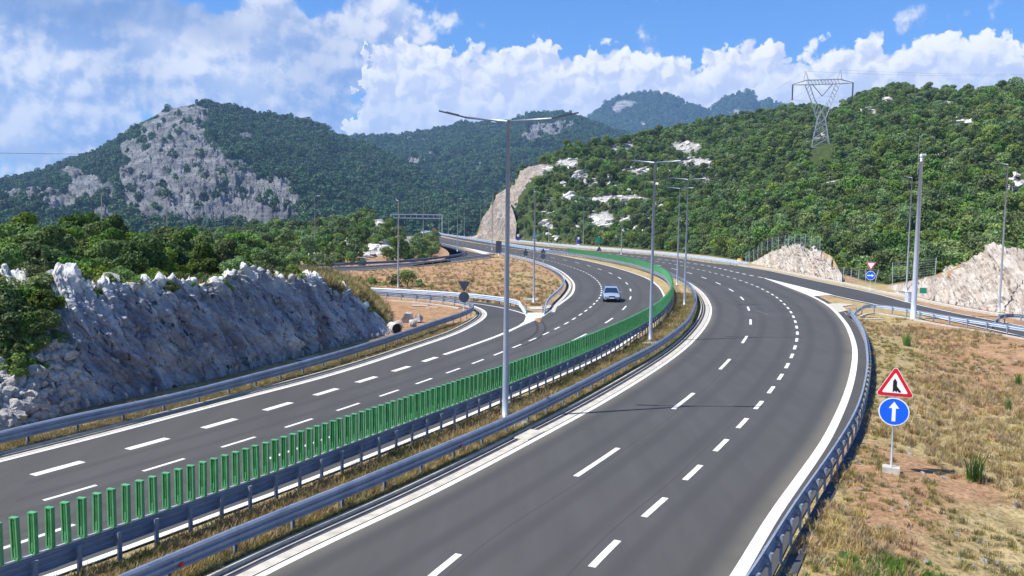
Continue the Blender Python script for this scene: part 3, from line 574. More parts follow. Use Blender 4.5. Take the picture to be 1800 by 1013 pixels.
MT.append(build_mountain('mountain', [(-700, 400, 1500), (-400, 372, 1500), (-200, 352, 1500), (-60, 336, 1500), (0, 326, 1500), (60, 314, 1500), (110, 297, 1500), (160, 277, 1480), (200, 256, 1450), (250, 219, 1430), (285, 201, 1420), (315, 190, 1400), (345, 184, 1400), (380, 188, 1420), (410, 194, 1440), (450, 204, 1450), (500, 211, 1450), (540, 220, 1450), (570, 230, 1450), (592, 246, 1450), (640, 262, 1400), (700, 290, 1300), (760, 320, 1200), (820, 352, 1100), (870, 378, 1000), (920, 395, 950)], 560, 1450, -28, ROCK_M1, 41, 42, .05, 200))

# ------------------------------------------------------------------ roads
def poly_obj(name, loops, material, z, label=None, **kw):
    from mathutils.geometry import tessellate_polygon
    mb = MB()
    for L in loops:
        vs = [Vector((p[0], p[1], 0)) for p in L]; tri = tessellate_polygon([vs]); mb.add([(p[0], p[1], z) for p in L], [tuple(t) for t in tri])
    me = mb.mesh(name, material); bm = bmesh.new(); bm.from_mesh(me)
    for f in bm.faces:
        if f.normal.z < 0: f.normal_flip()
    bm.to_mesh(me); bm.free(); return link(bpy.data.objects.new(name, me))
def ribbon(name, A, B, material, z):
    n = max(len(A), len(B)); A, B = (np.stack([np.interp(np.linspace(0, 1, n), np.linspace(0, 1, len(q)), q[:, k]) for k in range(2)], 1) for q in (A, B))
    V = np.vstack([np.c_[A, np.full(n, z)], np.c_[B, np.full(n, z)]]); i = np.arange(n - 1); F = np.stack([i, i + 1, i + n + 1, i + n], 1)
    me = fastmesh(name, V, F, material); bm = bmesh.new(); bm.from_mesh(me)
    for f in bm.faces:
        if f.normal.z < 0: f.normal_flip()
    bm.to_mesh(me); bm.free(); return link(bpy.data.objects.new(name, me))
FAR_END = [(700, 407.6), (690, 405)]
def main_right():
    R = np.vstack([off(Cv['r_edge'], -.75)[:-1]]); ramp = Cv['ramp_r'][::-1]
    keep = [p for p in off(Cv['ramp_r'], .2)[::-1]]
    # far part: bounded by ramp_r beyond the gore
    i = int(np.argmin(np.linalg.norm(Cv['ramp_r'][:, :2] - G(1344, 474)[:2], axis=1)))
    outer = np.vstack([R, off(Cv['ramp_r'], .35)[i::-1]])
    far = smooth(resample(catmull(np.array([outer[-1]] + [G(*p) for p in [(1060, 442.5), (1000, 437.5), (940, 431.5), (880, 424.5), (840, 419), (800, 413.5), (770, 409.5), (740, 407)]])), 3), 4)
    inner = np.vstack([off(Cv['r_in'], .12), np.array([G(*p) for p in [(900, 436.5), (850, 429), (800, 420), (765, 412.5), (742, 408.8)]])])
    L = np.vstack([outer, far[1:], inner[::-1]])
    o = poly_obj('road', [L], M['asphalt'], 0.0); tag(o, kind='structure')
def carriageway(A, B, m='lanes3'):
    o = ribbon('road', A[:, :2], B[:, :2], M[m], .0012); n = len(o.data.vertices) // 2
    a = o.data.attributes.new('lat', 'FLOAT', 'POINT'); a.data.foreach_set('value', np.r_[np.zeros(n), np.ones(n)].astype(np.float32)); tag(o, kind='structure')
def cut_at(P, *px): return P[:int(np.argmin(np.linalg.norm(P[:, :2] - G(*px)[:2], axis=1))) + 1]
def main_left():
    outer = np.vstack([off(Cv['l_out'], .0)[:int(np.argmin(np.linalg.norm(Cv['l_out'][:, :2] - G(848, 562)[:2], axis=1)))]])
    j = int(np.argmin(np.linalg.norm(Cv['l_thick'][:, :2] - G(968, 546)[:2], axis=1)))
    up = off(Cv['l_thick'], .25)[j:]
    mid = np.array([G(*p) for p in [(870, 560), (905, 558), (940, 556)]])
    inner = off(Cv['l_in'], -.15)
    L = np.vstack([outer, mid, up, inner[::-1]])
    o = poly_obj('road', [L], M['asphalt'], 0.0); tag(o, kind='structure')
main_right(); main_left()
carriageway(cut_at(Cv['r_in'], 1196, 489.5), cut_at(off(Cv['r_edge'], .15), 1384, 504)); carriageway(cut_at(Cv['l_thick'], 968, 468)[2:], cut_at(Cv['l_in'], 1050, 463), 'lanes3b')
def ramps():
    # loop ramp leaving on the left: between l_out (after its turn) and ramp_far
    A = Cv['l_out']; i = int(np.argmin(np.linalg.norm(A[:, :2] - G(848, 562)[:2], axis=1))); A = np.vstack([off(A, .1)[i - 4:]])
    B = off(Cv['ramp_far'], -1.4)
    L = np.vstack([A, B[::-1], np.array([G(970, 543), G(960, 556), G(880, 566)])])
    tag(poly_obj('road', [L], M['asphalt_ramp'], -.008), kind='structure')
    tag(ribbon('road', off(Cv['up_far'][18:], -.2)[:, :2], off(Cv['up_near'], .2)[:, :2], M['asphalt_ramp'], -.012), kind='structure')
    a = off(Cv['ramp_l'], -.3); b = off(Cv['ramp_r'], .35); k = int(np.argmin(np.linalg.norm(b[:, :2] - G(1330, 472)[:2], axis=1)))
    L = np.vstack([a, b[k:][::-1]]); tag(poly_obj('road', [L], M['asphalt_ramp'], -.008), kind='structure')
ramps()
# painted lines
PZ = .005
def line(P, w, s0=None, s1=None, z=PZ):
    return ribbon('lane_line', off(P, w / 2)[:, :2], off(P, -w / 2)[:, :2], M['paint'], z)
def dashes(P, w, length, period, start=0.0, upto=1e9, skew=0):
    s = np.r_[0, np.cumsum(np.linalg.norm(np.diff(P[:, :2], axis=0), axis=1))]; t = tang(P); mb = MB(); a = start
    def at(u): return np.array([np.interp(u, s, P[:, 0]), np.interp(u, s, P[:, 1])]), np.array([np.interp(u, s, t[:, 0]), np.interp(u, s, t[:, 1])])
    while a + length < min(s[-1], upto):
        row = []
        for u in np.linspace(a, a + length, 4): p, q = at(u); row.append((p, np.array([-q[1], q[0]]), q))
        vs = [(*(p + nrm * w / 2 - q * skew), PZ) for p, nrm, q in row] + [(*(p - nrm * w / 2 + q * skew), PZ) for p, nrm, q in row]
        mb.add(vs, [(i + 4, i + 5, i + 1, i) for i in range(3)]); a += period
    return mb
def s_of(P, x, y):
    s = np.r_[0, np.cumsum(np.linalg.norm(np.diff(P[:, :2], axis=0), axis=1))]; return s[int(np.argmin(np.linalg.norm(P[:, :2] - G(x, y)[:2], axis=1)))]
def sub(P, a, b): s = np.r_[0, np.cumsum(np.linalg.norm(np.diff(P[:, :2], axis=0), axis=1))]; return P[(s >= a) & (s <= b)]
def markings():
    objs = [line(Cv['r_edge'], .34), line(Cv['r_in'], .22), line(Cv['l_in'], .24), line(Cv['l_out'], .22)]
    P = Cv['r_l2']; i0 = s_of(P, 1222, 827); d = abs(s_of(P, 1272, 779) - i0); objs.append(dashes(P, .20, 1.95, d, (i0 - .97) % d).build('lane_line', M['paint']))
    P = Cv['r_l1']; i0 = s_of(P, 1050, 813); d = (s_of(P, 1318, 565) - i0) / 4; objs.append(dashes(P, .20, d * .35, d, (i0 - d * .17) % d).build('lane_line', M['paint']))
    P = Cv['l_b']; i0 = s_of(P, 1017.5, 594); d = (s_of(P, 1108.5, 510.4) - i0) / 4; objs.append(dashes(P, .17, d * .35, d, (i0 - d * .17) % d).build('lane_line', M['paint']))
    P = Cv['l_thin']; i0 = s_of(P, 129, 866); d = (s_of(P, 1010, 560) - i0) / 15; m1 = dashes(P, .16, d * .5, d, (i0 - d * .25) % d)
    objs.append(m1.build('lane_line', M['paint']))
    P = Cv['l_thick']; i0 = s_of(P, 110, 821); d = (s_of(P, 760, 630.5) - i0) / 7; e = s_of(P, 780, 624)
    objs.append(dashes(P, .36, d * .5, d, (i0 - d * .25) % d, e).build('lane_line', M['paint']))
    objs.append(line(sub(P, e, 1e9), .30))
    P = Cv['r_thick']; objs.append(dashes(P, .38, 2.0, 4.0, .6).build('lane_line', M['paint']))
    objs.append(line(Cv['ramp_l'][3:], .24)); objs.append(line(Cv['ramp_r'], .24)); objs.append(line(Cv['ramp_far'], .2, z=-.003))
    # hatched noses painted solid
    def fill(px, z): return poly_obj('lane_line', [[G(*p) for p in px]], M['paint'], z)
    objs.append(fill([(1350, 490.4), (1401, 502.6), (1440, 512.5), (1464, 518.6), (1432, 520.8), (1428, 521.4), (1384, 504)], .009))
    objs.append(fill([(945, 561), (968, 546), (959, 550), (921, 550), (924.5, 557), (921, 566), (905, 577)], .009))
    objs.append(fill([(862, 445.2), (840, 440), (812, 434.4), (830, 440), (848, 447)], .009))
    for o in objs: tag(o, kind='structure')
    # concrete gores
    a = poly_obj('gutter', [[G(*p) for p in [(1454, 534.6), (1470, 533.2), (1504, 535), (1481, 539), (1489, 546), (1474, 549.5)]]], M['gutter'], .012); tag(a, kind='structure')
    a = poly_obj('gutter', [[G(*p) for p in [(926, 540.5), (950, 539), (976, 536), (990, 524), (972, 539.5), (958, 544), (934, 544.5)]]], M['gutter'], .012); tag(a, kind='structure')
markings()
def kerbs():
    def strip(P, a, b, m, z, name='gutter'): return tag(ribbon(name, off(P, a)[:, :2], off(P, b)[:, :2], m, z), kind='structure')
    def raised(P, a, w, h, m, name='kerb'):
        mb = MB(); mb.sweep(P, [(a, -.05), (a, h), (a + w, h), (a + w, -.05)]); return tag(mb.build(name, m), kind='structure')
    P = Cv['r_in']
    strip(P, .15, .50, M['gutter'], .010); strip(P, .52, .86, M['channel'], -.01, 'drain'); raised(P, .67, .04, .03, M['gutter'], 'drain'); raised(P, .88, .12, .10, M['gutter'])
    P = Cv['l_out']
    strip(P, .15, .34, M['gutter'], .010); strip(P, .37, .68, M['channel'], -.01, 'drain'); raised(P, .50, .04, .03, M['gutter'], 'drain'); raised(P, .70, .10, .10, M['gutter'])
    P = Cv['nose_g'][2:]; raised(P, -.95, .35, .03, M['gutter']); strip(P, -.5, -.2, M['channel'], .0, 'drain')
    P = Cv['kerb_r']; raised(P, -.25, .85, .14, M['gutter'])
    P = Cv['rrg']; raised(P, -.75, .22, .06, M['gutter'])
    P = off(Cv['r_edge'], -.9); strip(P[:int(len(P) * .62)], 0, -.35, M['channel'], -.012, 'shoulder')
    P = Cv['up_near'][3:]; raised(P, -.4, .3, .05, M['gutter'])
    P = Cv['l_outg'][int(len(Cv['l_outg']) * .72):]; raised(P, .35, .3, .05, M['gutter'])
kerbs()
def wear():
    m = mat('road_joint', (.13, .13, .13), .9); m2 = mat('tyre_mark', (.040, .039, .038), .9); m3 = mat('paving_joint', (.052, .050, .047), .9); k = 0
    for a, b, w, mm in [((1318, 554), (1465, 552), .07, m), ((1330, 546), (1350, 553), .16, m), ((1200, 560), (1400, 545), .05, m2), ((960, 590), (1050, 556), .05, m), ((1150, 620), (1430, 640), .04, m)]:
        A, B = G(*a), G(*b); P = np.array([A * (1 - t) + B * t for t in np.linspace(0, 1, 12)]); P[:, 0] += .03 * np.sin(np.arange(12) * 2.1); k += 1
        tag(ribbon('road_joint', off(P, w / 2)[:, :2], off(P, -w / 2)[:, :2], mm, .0026), kind='structure')
    for px in ([(938, 564), (946, 572), (944, 584), (934, 594), (915, 602)], [(952, 565), (960, 574), (957, 586), (944, 598), (920, 608)]):
        P = curve(px); tag(ribbon('tyre_mark', off(P, .09)[:, :2], off(P, -.09)[:, :2], m2, .0032), kind='structure')
    for key, d in (('r_l2', .38), ('r_l1', -.30), ('l_b', .30), ('l_thin', -.32)):
        P = off(Cv[key], d); P[:, 0] += .03 * np.sin(np.arange(len(P)) * .7); tag(ribbon('road_joint', off(P, .015)[:, :2], off(P, -.015)[:, :2], m3, .0029), kind='structure')
wear()

# ------------------------------------------------------------------ rock faces
def slabs(a, b, seed):
    # broken slabs: each cell of a jittered grid is a tilted plane of its own
    ia, ib = np.floor(a).astype(int), np.floor(b).astype(int); best = np.full(a.shape, 1e9); out = np.zeros(a.shape)
    for da in (-1, 0, 1):
        for db in (-1, 0, 1):
            ca, cb = ia + da, ib + db; pa = ca + _h(ca, cb, 0 * ca, seed); pb_ = cb + _h(ca, cb, 0 * ca + 1, seed); d = (a - pa) ** 2 + (b - pb_) ** 2; k = d < best; best = np.where(k, d, best)
            v = (_h(ca, cb, 0 * ca + 2, seed) - .5) + (a - pa) * 1.1 * (_h(ca, cb, 0 * ca + 3, seed) - .35) + (b - pb_) * .9 * (_h(ca, cb, 0 * ca + 4, seed) - .5); out = np.where(k, v, out)
    return out
def rock_face(nm, label, material, cols, rows, amp, terr=None, lean=.35, plateau=3.0, freq=1.0, cat='rock cutting', round_=1.0):
    F, T = CUTS[nm]; i = np.arange(len(F)); u = np.linspace(0, len(F) - 1, cols)
    fi = np.stack([np.interp(u, i, F[:, k]) for k in range(3)], 1); ti = np.stack([np.interp(u, i, T[:, k]) for k in range(3)], 1)
    for a in (fi, ti): a[:] = smooth(a, 6)
    dirv = (ti - fi)[:, :2]; dl = np.linalg.norm(dirv, axis=1, keepdims=True); dirv = dirv / dl
    v = np.linspace(0, 1, rows); vp = np.linspace(0, 1, max(4, rows // 3))[1:]
    P = np.zeros((rows + len(vp), cols, 3))
    for k, t in enumerate(v):
        hz = t if terr is None else np.interp(t, terr[0], terr[1])
        s = t ** (1.25 * round_)
        P[k, :, :2] = fi[:, :2] + dirv * dl * s; P[k, :, 2] = fi[:, 2] - .3 + (ti[:, 2] - fi[:, 2] + .3) * hz
    for k, t in enumerate(vp):
        P[rows + k, :, :2] = ti[:, :2] + dirv * plateau * t; P[rows + k, :, 2] = ti[:, 2] - .5 * t * t
    # normals of the smooth surface
    gu = np.gradient(P, axis=1); gv = np.gradient(P, axis=0); n = np.cross(gu, gv); n /= np.maximum(np.linalg.norm(n, axis=2, keepdims=True), 1e-6)
    if n[rows // 2, cols // 2, 1] > 0: n = -n
    x, y, z = P[..., 0] * freq, P[..., 1] * freq, P[..., 2] * freq
    sx = x * .9 + y * .45 + z * lean                                  # leaning joints
    big = fbm(x * .28, y * .28, z * .28, 3, .5, 5)
    blocks = fbm(sx * 1.1, y * .5, z * .30 + x * .1, 5, .60, 12, True)
    cell = np.abs(vn(sx * 1.7, y * .6, z * .5, 91)) ** .5
    det = fbm(x * 3.1, y * 3.1, z * 3.1, 4, .62, 33)
    env = np.minimum(1, np.linspace(0, 1, P.shape[0])[:, None] * 8) * np.minimum(1, np.minimum(u - u[0], u[-1] - u)[None, :] * 2 + .15)
    end = np.clip((ti[:, 2] - fi[:, 2]) / 3.0, .15, 1)[None, :]
    fis = np.abs(fbm(sx * .75 + 3, y * .3, z * .14, 4, .55, 61)) ** .55; fis = fis + .6 * (np.abs(fbm(sx * 1.9, y * .8, z * .3, 3, .55, 63)) ** .6 - .4)
    if nm != 'mid':
        aw = np.r_[0, np.cumsum(np.linalg.norm(np.diff(fi[:, :2], axis=0), axis=1))][None, :] * freq + 0 * z; hh = z
        s1 = slabs((aw + .75 * hh) * .85, hh * .34 + .2 * aw * .3, 7 + len(nm)); s2 = slabs((aw + .75 * hh) * 2.3, hh * .9, 17 + len(nm)); s3 = slabs((aw + .6 * hh) * 5.5, hh * 3.0, 27)
        D0 = .95 * s1 + .62 * s2 + .34 * s3
    else: D0 = 0
    D = amp * (D0 * (1 if nm == 'near' else .55) + .35 * big + .25 * blocks + .5 * (cell - .6) + .6 * (fis - .5) + .26 * det) * env * end
    P = P + n * D[..., None]
    crag = amp * ((.50 if nm == 'near' else .35) * fbm(x * .75, y * .75, 0, 4, .5, 71) + 1.3 * np.minimum(0, fbm(x * .22, y * .22, 0, 2, .5, 73) * 2 + .1)) * end
    P[..., 2] += crag * np.r_[np.clip(v * 3 - 1.9, 0, 1), np.ones(len(vp))][:, None]
    P[-1, :, 2] -= 1.5; P[0, :, 2] = np.minimum(P[0, :, 2], fi[:, 2] - .1)
    F4 = grid_faces(P.shape[0], cols)
    o = bpy.data.objects.new('rock_cutting', fastmesh('rock_cutting', P.reshape(-1, 3), F4, material, False, {'sa': (np.r_[0, np.cumsum(np.linalg.norm(np.diff(fi[:, :2], axis=0), axis=1))][None, :] + .75 * P[..., 2] * (1 if nm == 'near' else .3)).ravel(), 'sz': P[..., 2].ravel(), 'weather': np.clip(np.r_[np.clip((v - .52) / .48, 0, 1) ** 1.6 * .8, np.ones(len(vp)) * .8][:, None] + .30 * np.clip(2.6 - u, 0, 1)[None, :] + .40 * fbm(P[..., 0] * .33, P[..., 1] * .33, P[..., 2] * .5, 4, .6, 55), 0, 1).ravel()})); link(o); tag(o, label, cat)
    return P
PN = rock_face('near', 'steep jagged grey limestone face in shade behind the left guardrail', M['limestone'], 900, 200, .48, lean=.95)
rock_face('mid', 'tall stepped grey-beige rock cutting at the nose of the wooded hill by the far bend', M['cut_rock'], 160, 110, 1.1, ([0, .46, .56, 1], [0, .50, .52, 1]), .2, 8, .3)
rock_face('mid_up', 'upper reddish grey rock step on the hill nose above the tall stepped cutting', M['cut_rock'], 130, 70, 1.3, None, .2, 6, .35)
rock_face('right_small', 'low pinkish white rock outcrop below the wire fence beside the exit slip road', M['pale_rock'], 220, 70, .8, None, .5, 4, .8)
rock_face('right_big', 'large pale beige cut rock bank at the right edge behind a tall lamp', M['pale_rock'], 260, 100, .75, None, .3, 6, .6)

# ------------------------------------------------------------------ plants
def leafcloud(pts, nrm, size, jit=.7, aspect=1.0, rng=RNG):
    n = len(pts); d = nrm + jit * rng.normal(size=(n, 3)); d /= np.linalg.norm(d, axis=1, keepdims=True)
    a = np.cross(d, rng.normal(size=(n, 3))); a /= np.maximum(np.linalg.norm(a, axis=1, keepdims=True), 1e-6); b = np.cross(d, a)
    s = (size * rng.uniform(.55, 1.35, n))[:, None]
    V = np.stack([pts - a * s * .5, pts - b * s * .42 * aspect + d * s * .08, pts + a * s * .6, pts + b * s * .42 * aspect + d * s * .08], 1).reshape(-1, 3)
    return V, np.arange(4 * n).reshape(n, 4)
def crown(seed, h, r, lobes, n, size, low=.25, flat=.8):
    rng = np.random.default_rng(seed); C = []; R = []
    for k in range(lobes):
        a = rng.uniform(0, 2 * math.pi); q = rng.uniform(0, .68) * r; C.append([q * math.cos(a), q * math.sin(a), h * (low + rng.uniform(.12, .62))]); R.append(r * rng.uniform(.34, .58))
    C = np.array(C); R = np.array(R); C[0] = [0, 0, h - R[0] * flat]
    pts, nr = [], []
    while sum(map(len, pts)) < n:
        k = rng.integers(0, lobes, n); d = rng.normal(size=(n, 3)); d /= np.linalg.norm(d, axis=1, keepdims=True)
        wob = 1 + .22 * fbm(d[:, 0] * 2.3 + k * 3.1, d[:, 1] * 2.3, d[:, 2] * 2.3, 3, .6, seed)
        p = C[k] + d * (R[k] * wob * rng.uniform(.72, 1.06, n))[:, None] * np.array([1, 1, flat])
        inside = np.zeros(n, bool)
        for j in range(lobes): inside |= (np.linalg.norm((p - C[j]) / np.array([1, 1, flat]), axis=1) < R[j] * .66) & (k != j)
        gap = fbm(p[:, 0] * 1.3 / r * 2, p[:, 1] * 1.3 / r * 2, p[:, 2] * 1.3 / r * 2, 2, .5, seed + 3) < -.34
        ok = ~inside & ~gap & (p[:, 2] > .08) & ~((d[:, 2] < -.5) & (rng.random(n) < .6)); pts.append(p[ok]); nr.append(d[ok])
    p = np.vstack(pts)[:n]; d = np.vstack(nr)[:n]; return leafcloud(p, d, size, .65, rng=rng)
def trunk_mb(seed, h, r):
    rng = random.Random(seed); mb = MB(); lean = (rng.uniform(-.1, .1) * h, rng.uniform(-.1, .1) * h)
    mb.tube([(0, 0, -.5), (lean[0] * .3, lean[1] * .3, h * .3), (lean[0], lean[1], h * .62)], [.05 * h ** .5 + .04, .045 * h ** .5 + .02, .03], 6)
    for k in range(5):
        a = rng.uniform(0, 6.28); z = h * rng.uniform(.2, .5); q = r * rng.uniform(.4, .7)
        mb.tube([(lean[0] * z / h, lean[1] * z / h, z), (q * .5 * math.cos(a), q * .5 * math.sin(a), z + h * .14), (q * math.cos(a), q * math.sin(a), z + h * .3)], [.045, .03, .012], 5)
    return mb
def variant_collection(name, specs, leaf, trunk=True):
    c = bpy.data.collections.new(name); res = []
    for k, (seed, h, r, lob, n, size, low, flat) in enumerate(specs):
        V, F = crown(seed, h, r, lob, n, size, low, flat); cm = fastmesh(name + '_crown', V, F, leaf); tm = trunk_mb(seed, h, r).mesh(name + '_trunk', M['bark'])
        o = bpy.data.objects.new('%s_%02d' % (name, k), None)
        # one joined mesh used only as the instanced shape of the wood
        bm = bmesh.new(); bm.from_mesh(cm); nb = len(bm.faces); bm.from_mesh(tm)
        bm.faces.ensure_lookup_table()
        for f in bm.faces[nb:]: f.material_index = 1
        jm = bpy.data.meshes.new(name + '_whole'); bm.to_mesh(jm); bm.free(); jm.materials.append(leaf); jm.materials.append(M['bark'])
        c.objects.link(bpy.data.objects.new('%s_%02d' % (name, k), jm)); res.append((cm, tm))
    return c, res
NEAR_SPECS = [(s, h, r, l, n, .20, lo, fl) for s, h, r, l, n, lo, fl in [(1, 3.0, 1.8, 8, 3600, .12, .8), (2, 3.6, 1.6, 8, 3600, .18, .9), (3, 2.3, 1.7, 7, 2800, .05, .75), (4, 4.2, 2.0, 10, 4200, .2, .85), (5, 1.9, 1.3, 6, 2200, .0, .8), (6, 2.8, 2.2, 9, 3800, .05, .7)]]
HILL_SPECS = [(s, h, r, l, n, .46, lo, fl) for s, h, r, l, n, lo, fl in [(11, 4.6, 2.5, 8, 900, .15, .8), (12, 5.6, 2.5, 9, 1000, .2, .9), (13, 3.6, 2.6, 8, 800, .08, .7), (14, 6.4, 3.0, 10, 1200, .2, .85), (15, 3.0, 2.0, 6, 600, .0, .8)]]
FAR_SPECS = [(s, h, r, l, n, 1.35, lo, fl) for s, h, r, l, n, lo, fl in [(21, 7, 4.6, 6, 260, .05, .8), (22, 8.5, 4.2, 6, 260, .1, .9), (23, 6, 5.4, 7, 280, .0, .7)]]
c_near, V_near = variant_collection('shrub', NEAR_SPECS, M['leaf_near']); c_hill, V_hill = variant_collection('broadleaf', HILL_SPECS, M['leaf_hill']); c_far, V_far = variant_collection('clump', FAR_SPECS, M['leaf_far'])

_ng = {}
def instancer(coll):
    if coll.name in _ng: return _ng[coll.name]
    g = bpy.data.node_groups.new('scatter_' + coll.name, 'GeometryNodeTree'); g.interface.new_socket('Geometry', in_out='INPUT', socket_type='NodeSocketGeometry'); g.interface.new_socket('Geometry', in_out='OUTPUT', socket_type='NodeSocketGeometry')
    n = g.nodes; l = g.links; gi, go = n.new('NodeGroupInput'), n.new('NodeGroupOutput'); ci = n.new('GeometryNodeCollectionInfo'); ci.inputs[0].default_value = coll; ci.inputs['Separate Children'].default_value = True; ci.inputs['Reset Children'].default_value = True
    ip = n.new('GeometryNodeInstanceOnPoints'); ip.inputs['Pick Instance'].default_value = True
    def na(nm, dt):
        a = n.new('GeometryNodeInputNamedAttribute'); a.data_type = dt; a.inputs['Name'].default_value = nm; return a.outputs['Attribute']
    l.new(gi.outputs[0], ip.inputs['Points']); l.new(ci.outputs[0], ip.inputs['Instance']); l.new(na('pick', 'INT'), ip.inputs['Instance Index']); l.new(na('rot', 'FLOAT_VECTOR'), ip.inputs['Rotation']); l.new(na('scl', 'FLOAT_VECTOR'), ip.inputs['Scale'])
    l.new(ip.outputs[0], go.inputs[0]); _ng[coll.name] = g; return g
def scatter(name, P, coll, smin, smax, label=None, cat=None, tilt=.08, zs=(.8, 1.2)):
    P = np.asarray(P, np.float32); n = len(P); me = bpy.data.meshes.new(name); me.vertices.add(n); me.vertices.foreach_set('co', P.ravel())
    a = me.attributes.new('pick', 'INT', 'POINT'); a.data.foreach_set('value', RNG.integers(0, len(coll.objects), n).astype(np.int32))
    rot = np.c_[RNG.normal(0, tilt, n), RNG.normal(0, tilt, n), RNG.uniform(0, 6.283, n)].astype(np.float32); a = me.attributes.new('rot', 'FLOAT_VECTOR', 'POINT'); a.data.foreach_set('vector', rot.ravel())
    s = RNG.uniform(smin, smax, n) if np.isscalar(smin) else smin; sc = np.c_[s, s, s * RNG.uniform(*zs, n)].astype(np.float32); a = me.attributes.new('scl', 'FLOAT_VECTOR', 'POINT'); a.data.foreach_set('vector', sc.ravel())
    o = link(bpy.data.objects.new(name, me)); md = o.modifiers.new('scatter', 'NODES'); md.node_group = instancer(coll); tag(o, label, cat, kind='stuff'); return o
def tree_thing(name, label, cat, group, meshes, loc, rz, s, sz):
    t = empty(name, loc, rz); t.scale = (s, s, sz); tag(t, label, cat, group)
    for nm, me in (('crown', meshes[0]), ('trunk', meshes[1])): link(bpy.data.objects.new(nm, me), t)
    return t
def thin(P, dmin):                              # keep points at least dmin apart (hash grid)
    keep = []; cells = {}
    for i, (x, y) in enumerate(P[:, :2]):
        k = (int(x // dmin), int(y // dmin)); ok = True
        for a in (-1, 0, 1):
            for b in (-1, 0, 1):
                for j in cells.get((k[0] + a, k[1] + b), ()):
                    if (P[j, 0] - x) ** 2 + (P[j, 1] - y) ** 2 < dmin * dmin: ok = False; break
                if not ok: break
            if not ok: break
        if ok: cells.setdefault(k, []).append(i); keep.append(i)
    return P[keep]
def plants():
    # --- shrubs and trees on the mound above the near rock face
    F, T = CUTS['near']; P = np.c_[RNG.uniform(-75, -6, 9000), RNG.uniform(26, 92, 9000)]; d, u, ov = relaz(F, P[:, 0], P[:, 1]); sb = np.interp(u, np.arange(len(F)), np.hypot(*(T - F)[:, :2].T))
    z = H(P[:, 0], P[:, 1]); edge = fbm(P[:, 0] * .35, P[:, 1] * .35, 0, 3, s=5)
    ok = (ov < 2) & (d > sb + .9 + 1.3 * np.clip(edge + .3, 0, 1)) & (z > 1.0); P = P[ok]; z = z[ok]; P = np.c_[P, z]; P = thin(P, 1.3)
    P = P[np.argsort(np.hypot(P[:, 0], P[:, 1]))]; X, Y = project(P + [0, 0, 2]); vis = (X > -90) & (X < 760); P = P[vis]
    hs = [q[1] for q in NEAR_SPECS]
    def cap(p, h, s):
        x = float(project(np.array([p]))[0][0]); yl = np.interp(x, [0, 150, 300, 400, 450, 500, 545, 600, 650, 700], [386, 392, 398, 404, 428, 452, 478, 500, 535, 582]); zt = AT(x, yl, math.hypot(p[0], p[1]))[2]; return min(s, (zt - p[2]) / (h * 1.02))
    P = P[project(P)[0] < 700]
    lab = 'bushy green tree among others on the mound above the grey rock face'
    n_ind = min(170, len(P)); near = P[:n_ind]
    for i, p in enumerate(near):
        k = random.randrange(6); dd, uu, _ = relaz(F, p[None, 0], p[None, 1]); low = dd[0] < 7
        if low: k = random.choice((2, 4, 5, 2))
        s = random.uniform(.35, .58) if low else random.uniform(.55, .86)
        s = cap(p, hs[k], s)
        if s < .15: continue
        tree_thing('tree', lab, 'tree', 'trees on the mound above the near rock face', V_near[k], (p[0], p[1], p[2] - .15), random.uniform(0, 6.28), s, s * random.uniform(.85, 1.05))
    sc_ = np.array([cap(p, 3.0, RNG.uniform(.6, .95)) for p in P[n_ind:]]); ks = sc_ > .15
    if len(P) > n_ind: scatter('undergrowth', P[n_ind:][ks], c_near, sc_[ks], None, 'dense green bushes further back on the mound behind the rock face', 'bushes')
    # shrubs clinging to the slope at the far left and on ledges, rooted in the rock surface
    flat = PN.reshape(-1, 3); fx, fy = project(flat)
    for k, (x, y, s, lb) in enumerate([(12, 560, .8, 'large green shrub at the left edge halfway up the rock slope'), (48, 545, .75, 'large shrub right of the one at the left edge, below the white crag'), (20, 505, .8, 'tall green shrub at the left edge near the crest'), (96, 598, .36, 'bright yellow-green shrub clinging beside the pale crag'),
                                       (50, 615, .62, 'dark shrub above the rubble at far left'), (8, 640, .6, 'round shrub at the left edge low on the slope'), (78, 520, .62, 'shrub filling the notch left of the first white crag'), (648, 545, .28, 'green shrub at the sloping right end of the face'), (668, 566, .3, 'second green shrub at the sloping right end of the face'), (684, 578, .26, 'lowest shrub where the face meets the red soil'), (340, 500, .24, 'yellowish shrub in the dry grass saddle of the crest'), (372, 500, .24, 'yellow-green shrub left of the white domed boulder'), (395, 496, .22, 'small yellowish shrub touching the white domed boulder'), (215, 510, .3, 'green shrub between two crest boulders'), (604, 520, .24, 'yellow-green tuft shrub growing near the right end of the rock face'),
                                       (252, 500, .40, 'small dark shrub in the gap between crest boulders'), (172, 520, .36, 'small shrub under the first pale crest boulders'), (30, 660, .5, 'low shrub at the left edge just above the rubble'), (75, 575, .5, 'shrub left of the bright yellow-green one'), (-20, 600, .9, 'large shrub partly outside the left edge'),
                                       (110, 540, .3, 'small olive shrub on a ledge near the left end of the face'), (300, 505, .25, 'small yellowish shrub on the crest in dry grass'), (300, 676, .2, 'low green weed bush at the foot of the shaded rock face'), (0, 590, .7, 'shrub at the left edge between larger ones'), (66, 640, .34, 'small shrub amid the stones at far left')]):
        i = int(np.argmin((fx - x) ** 2 + (fy - y) ** 2)); p = flat[i]
        tree_thing('shrub', lb, 'shrub', None, V_near[(k * 2 + 2) % 6], (float(p[0]), float(p[1]), float(p[2]) - .35), k * 1.3, s, s)
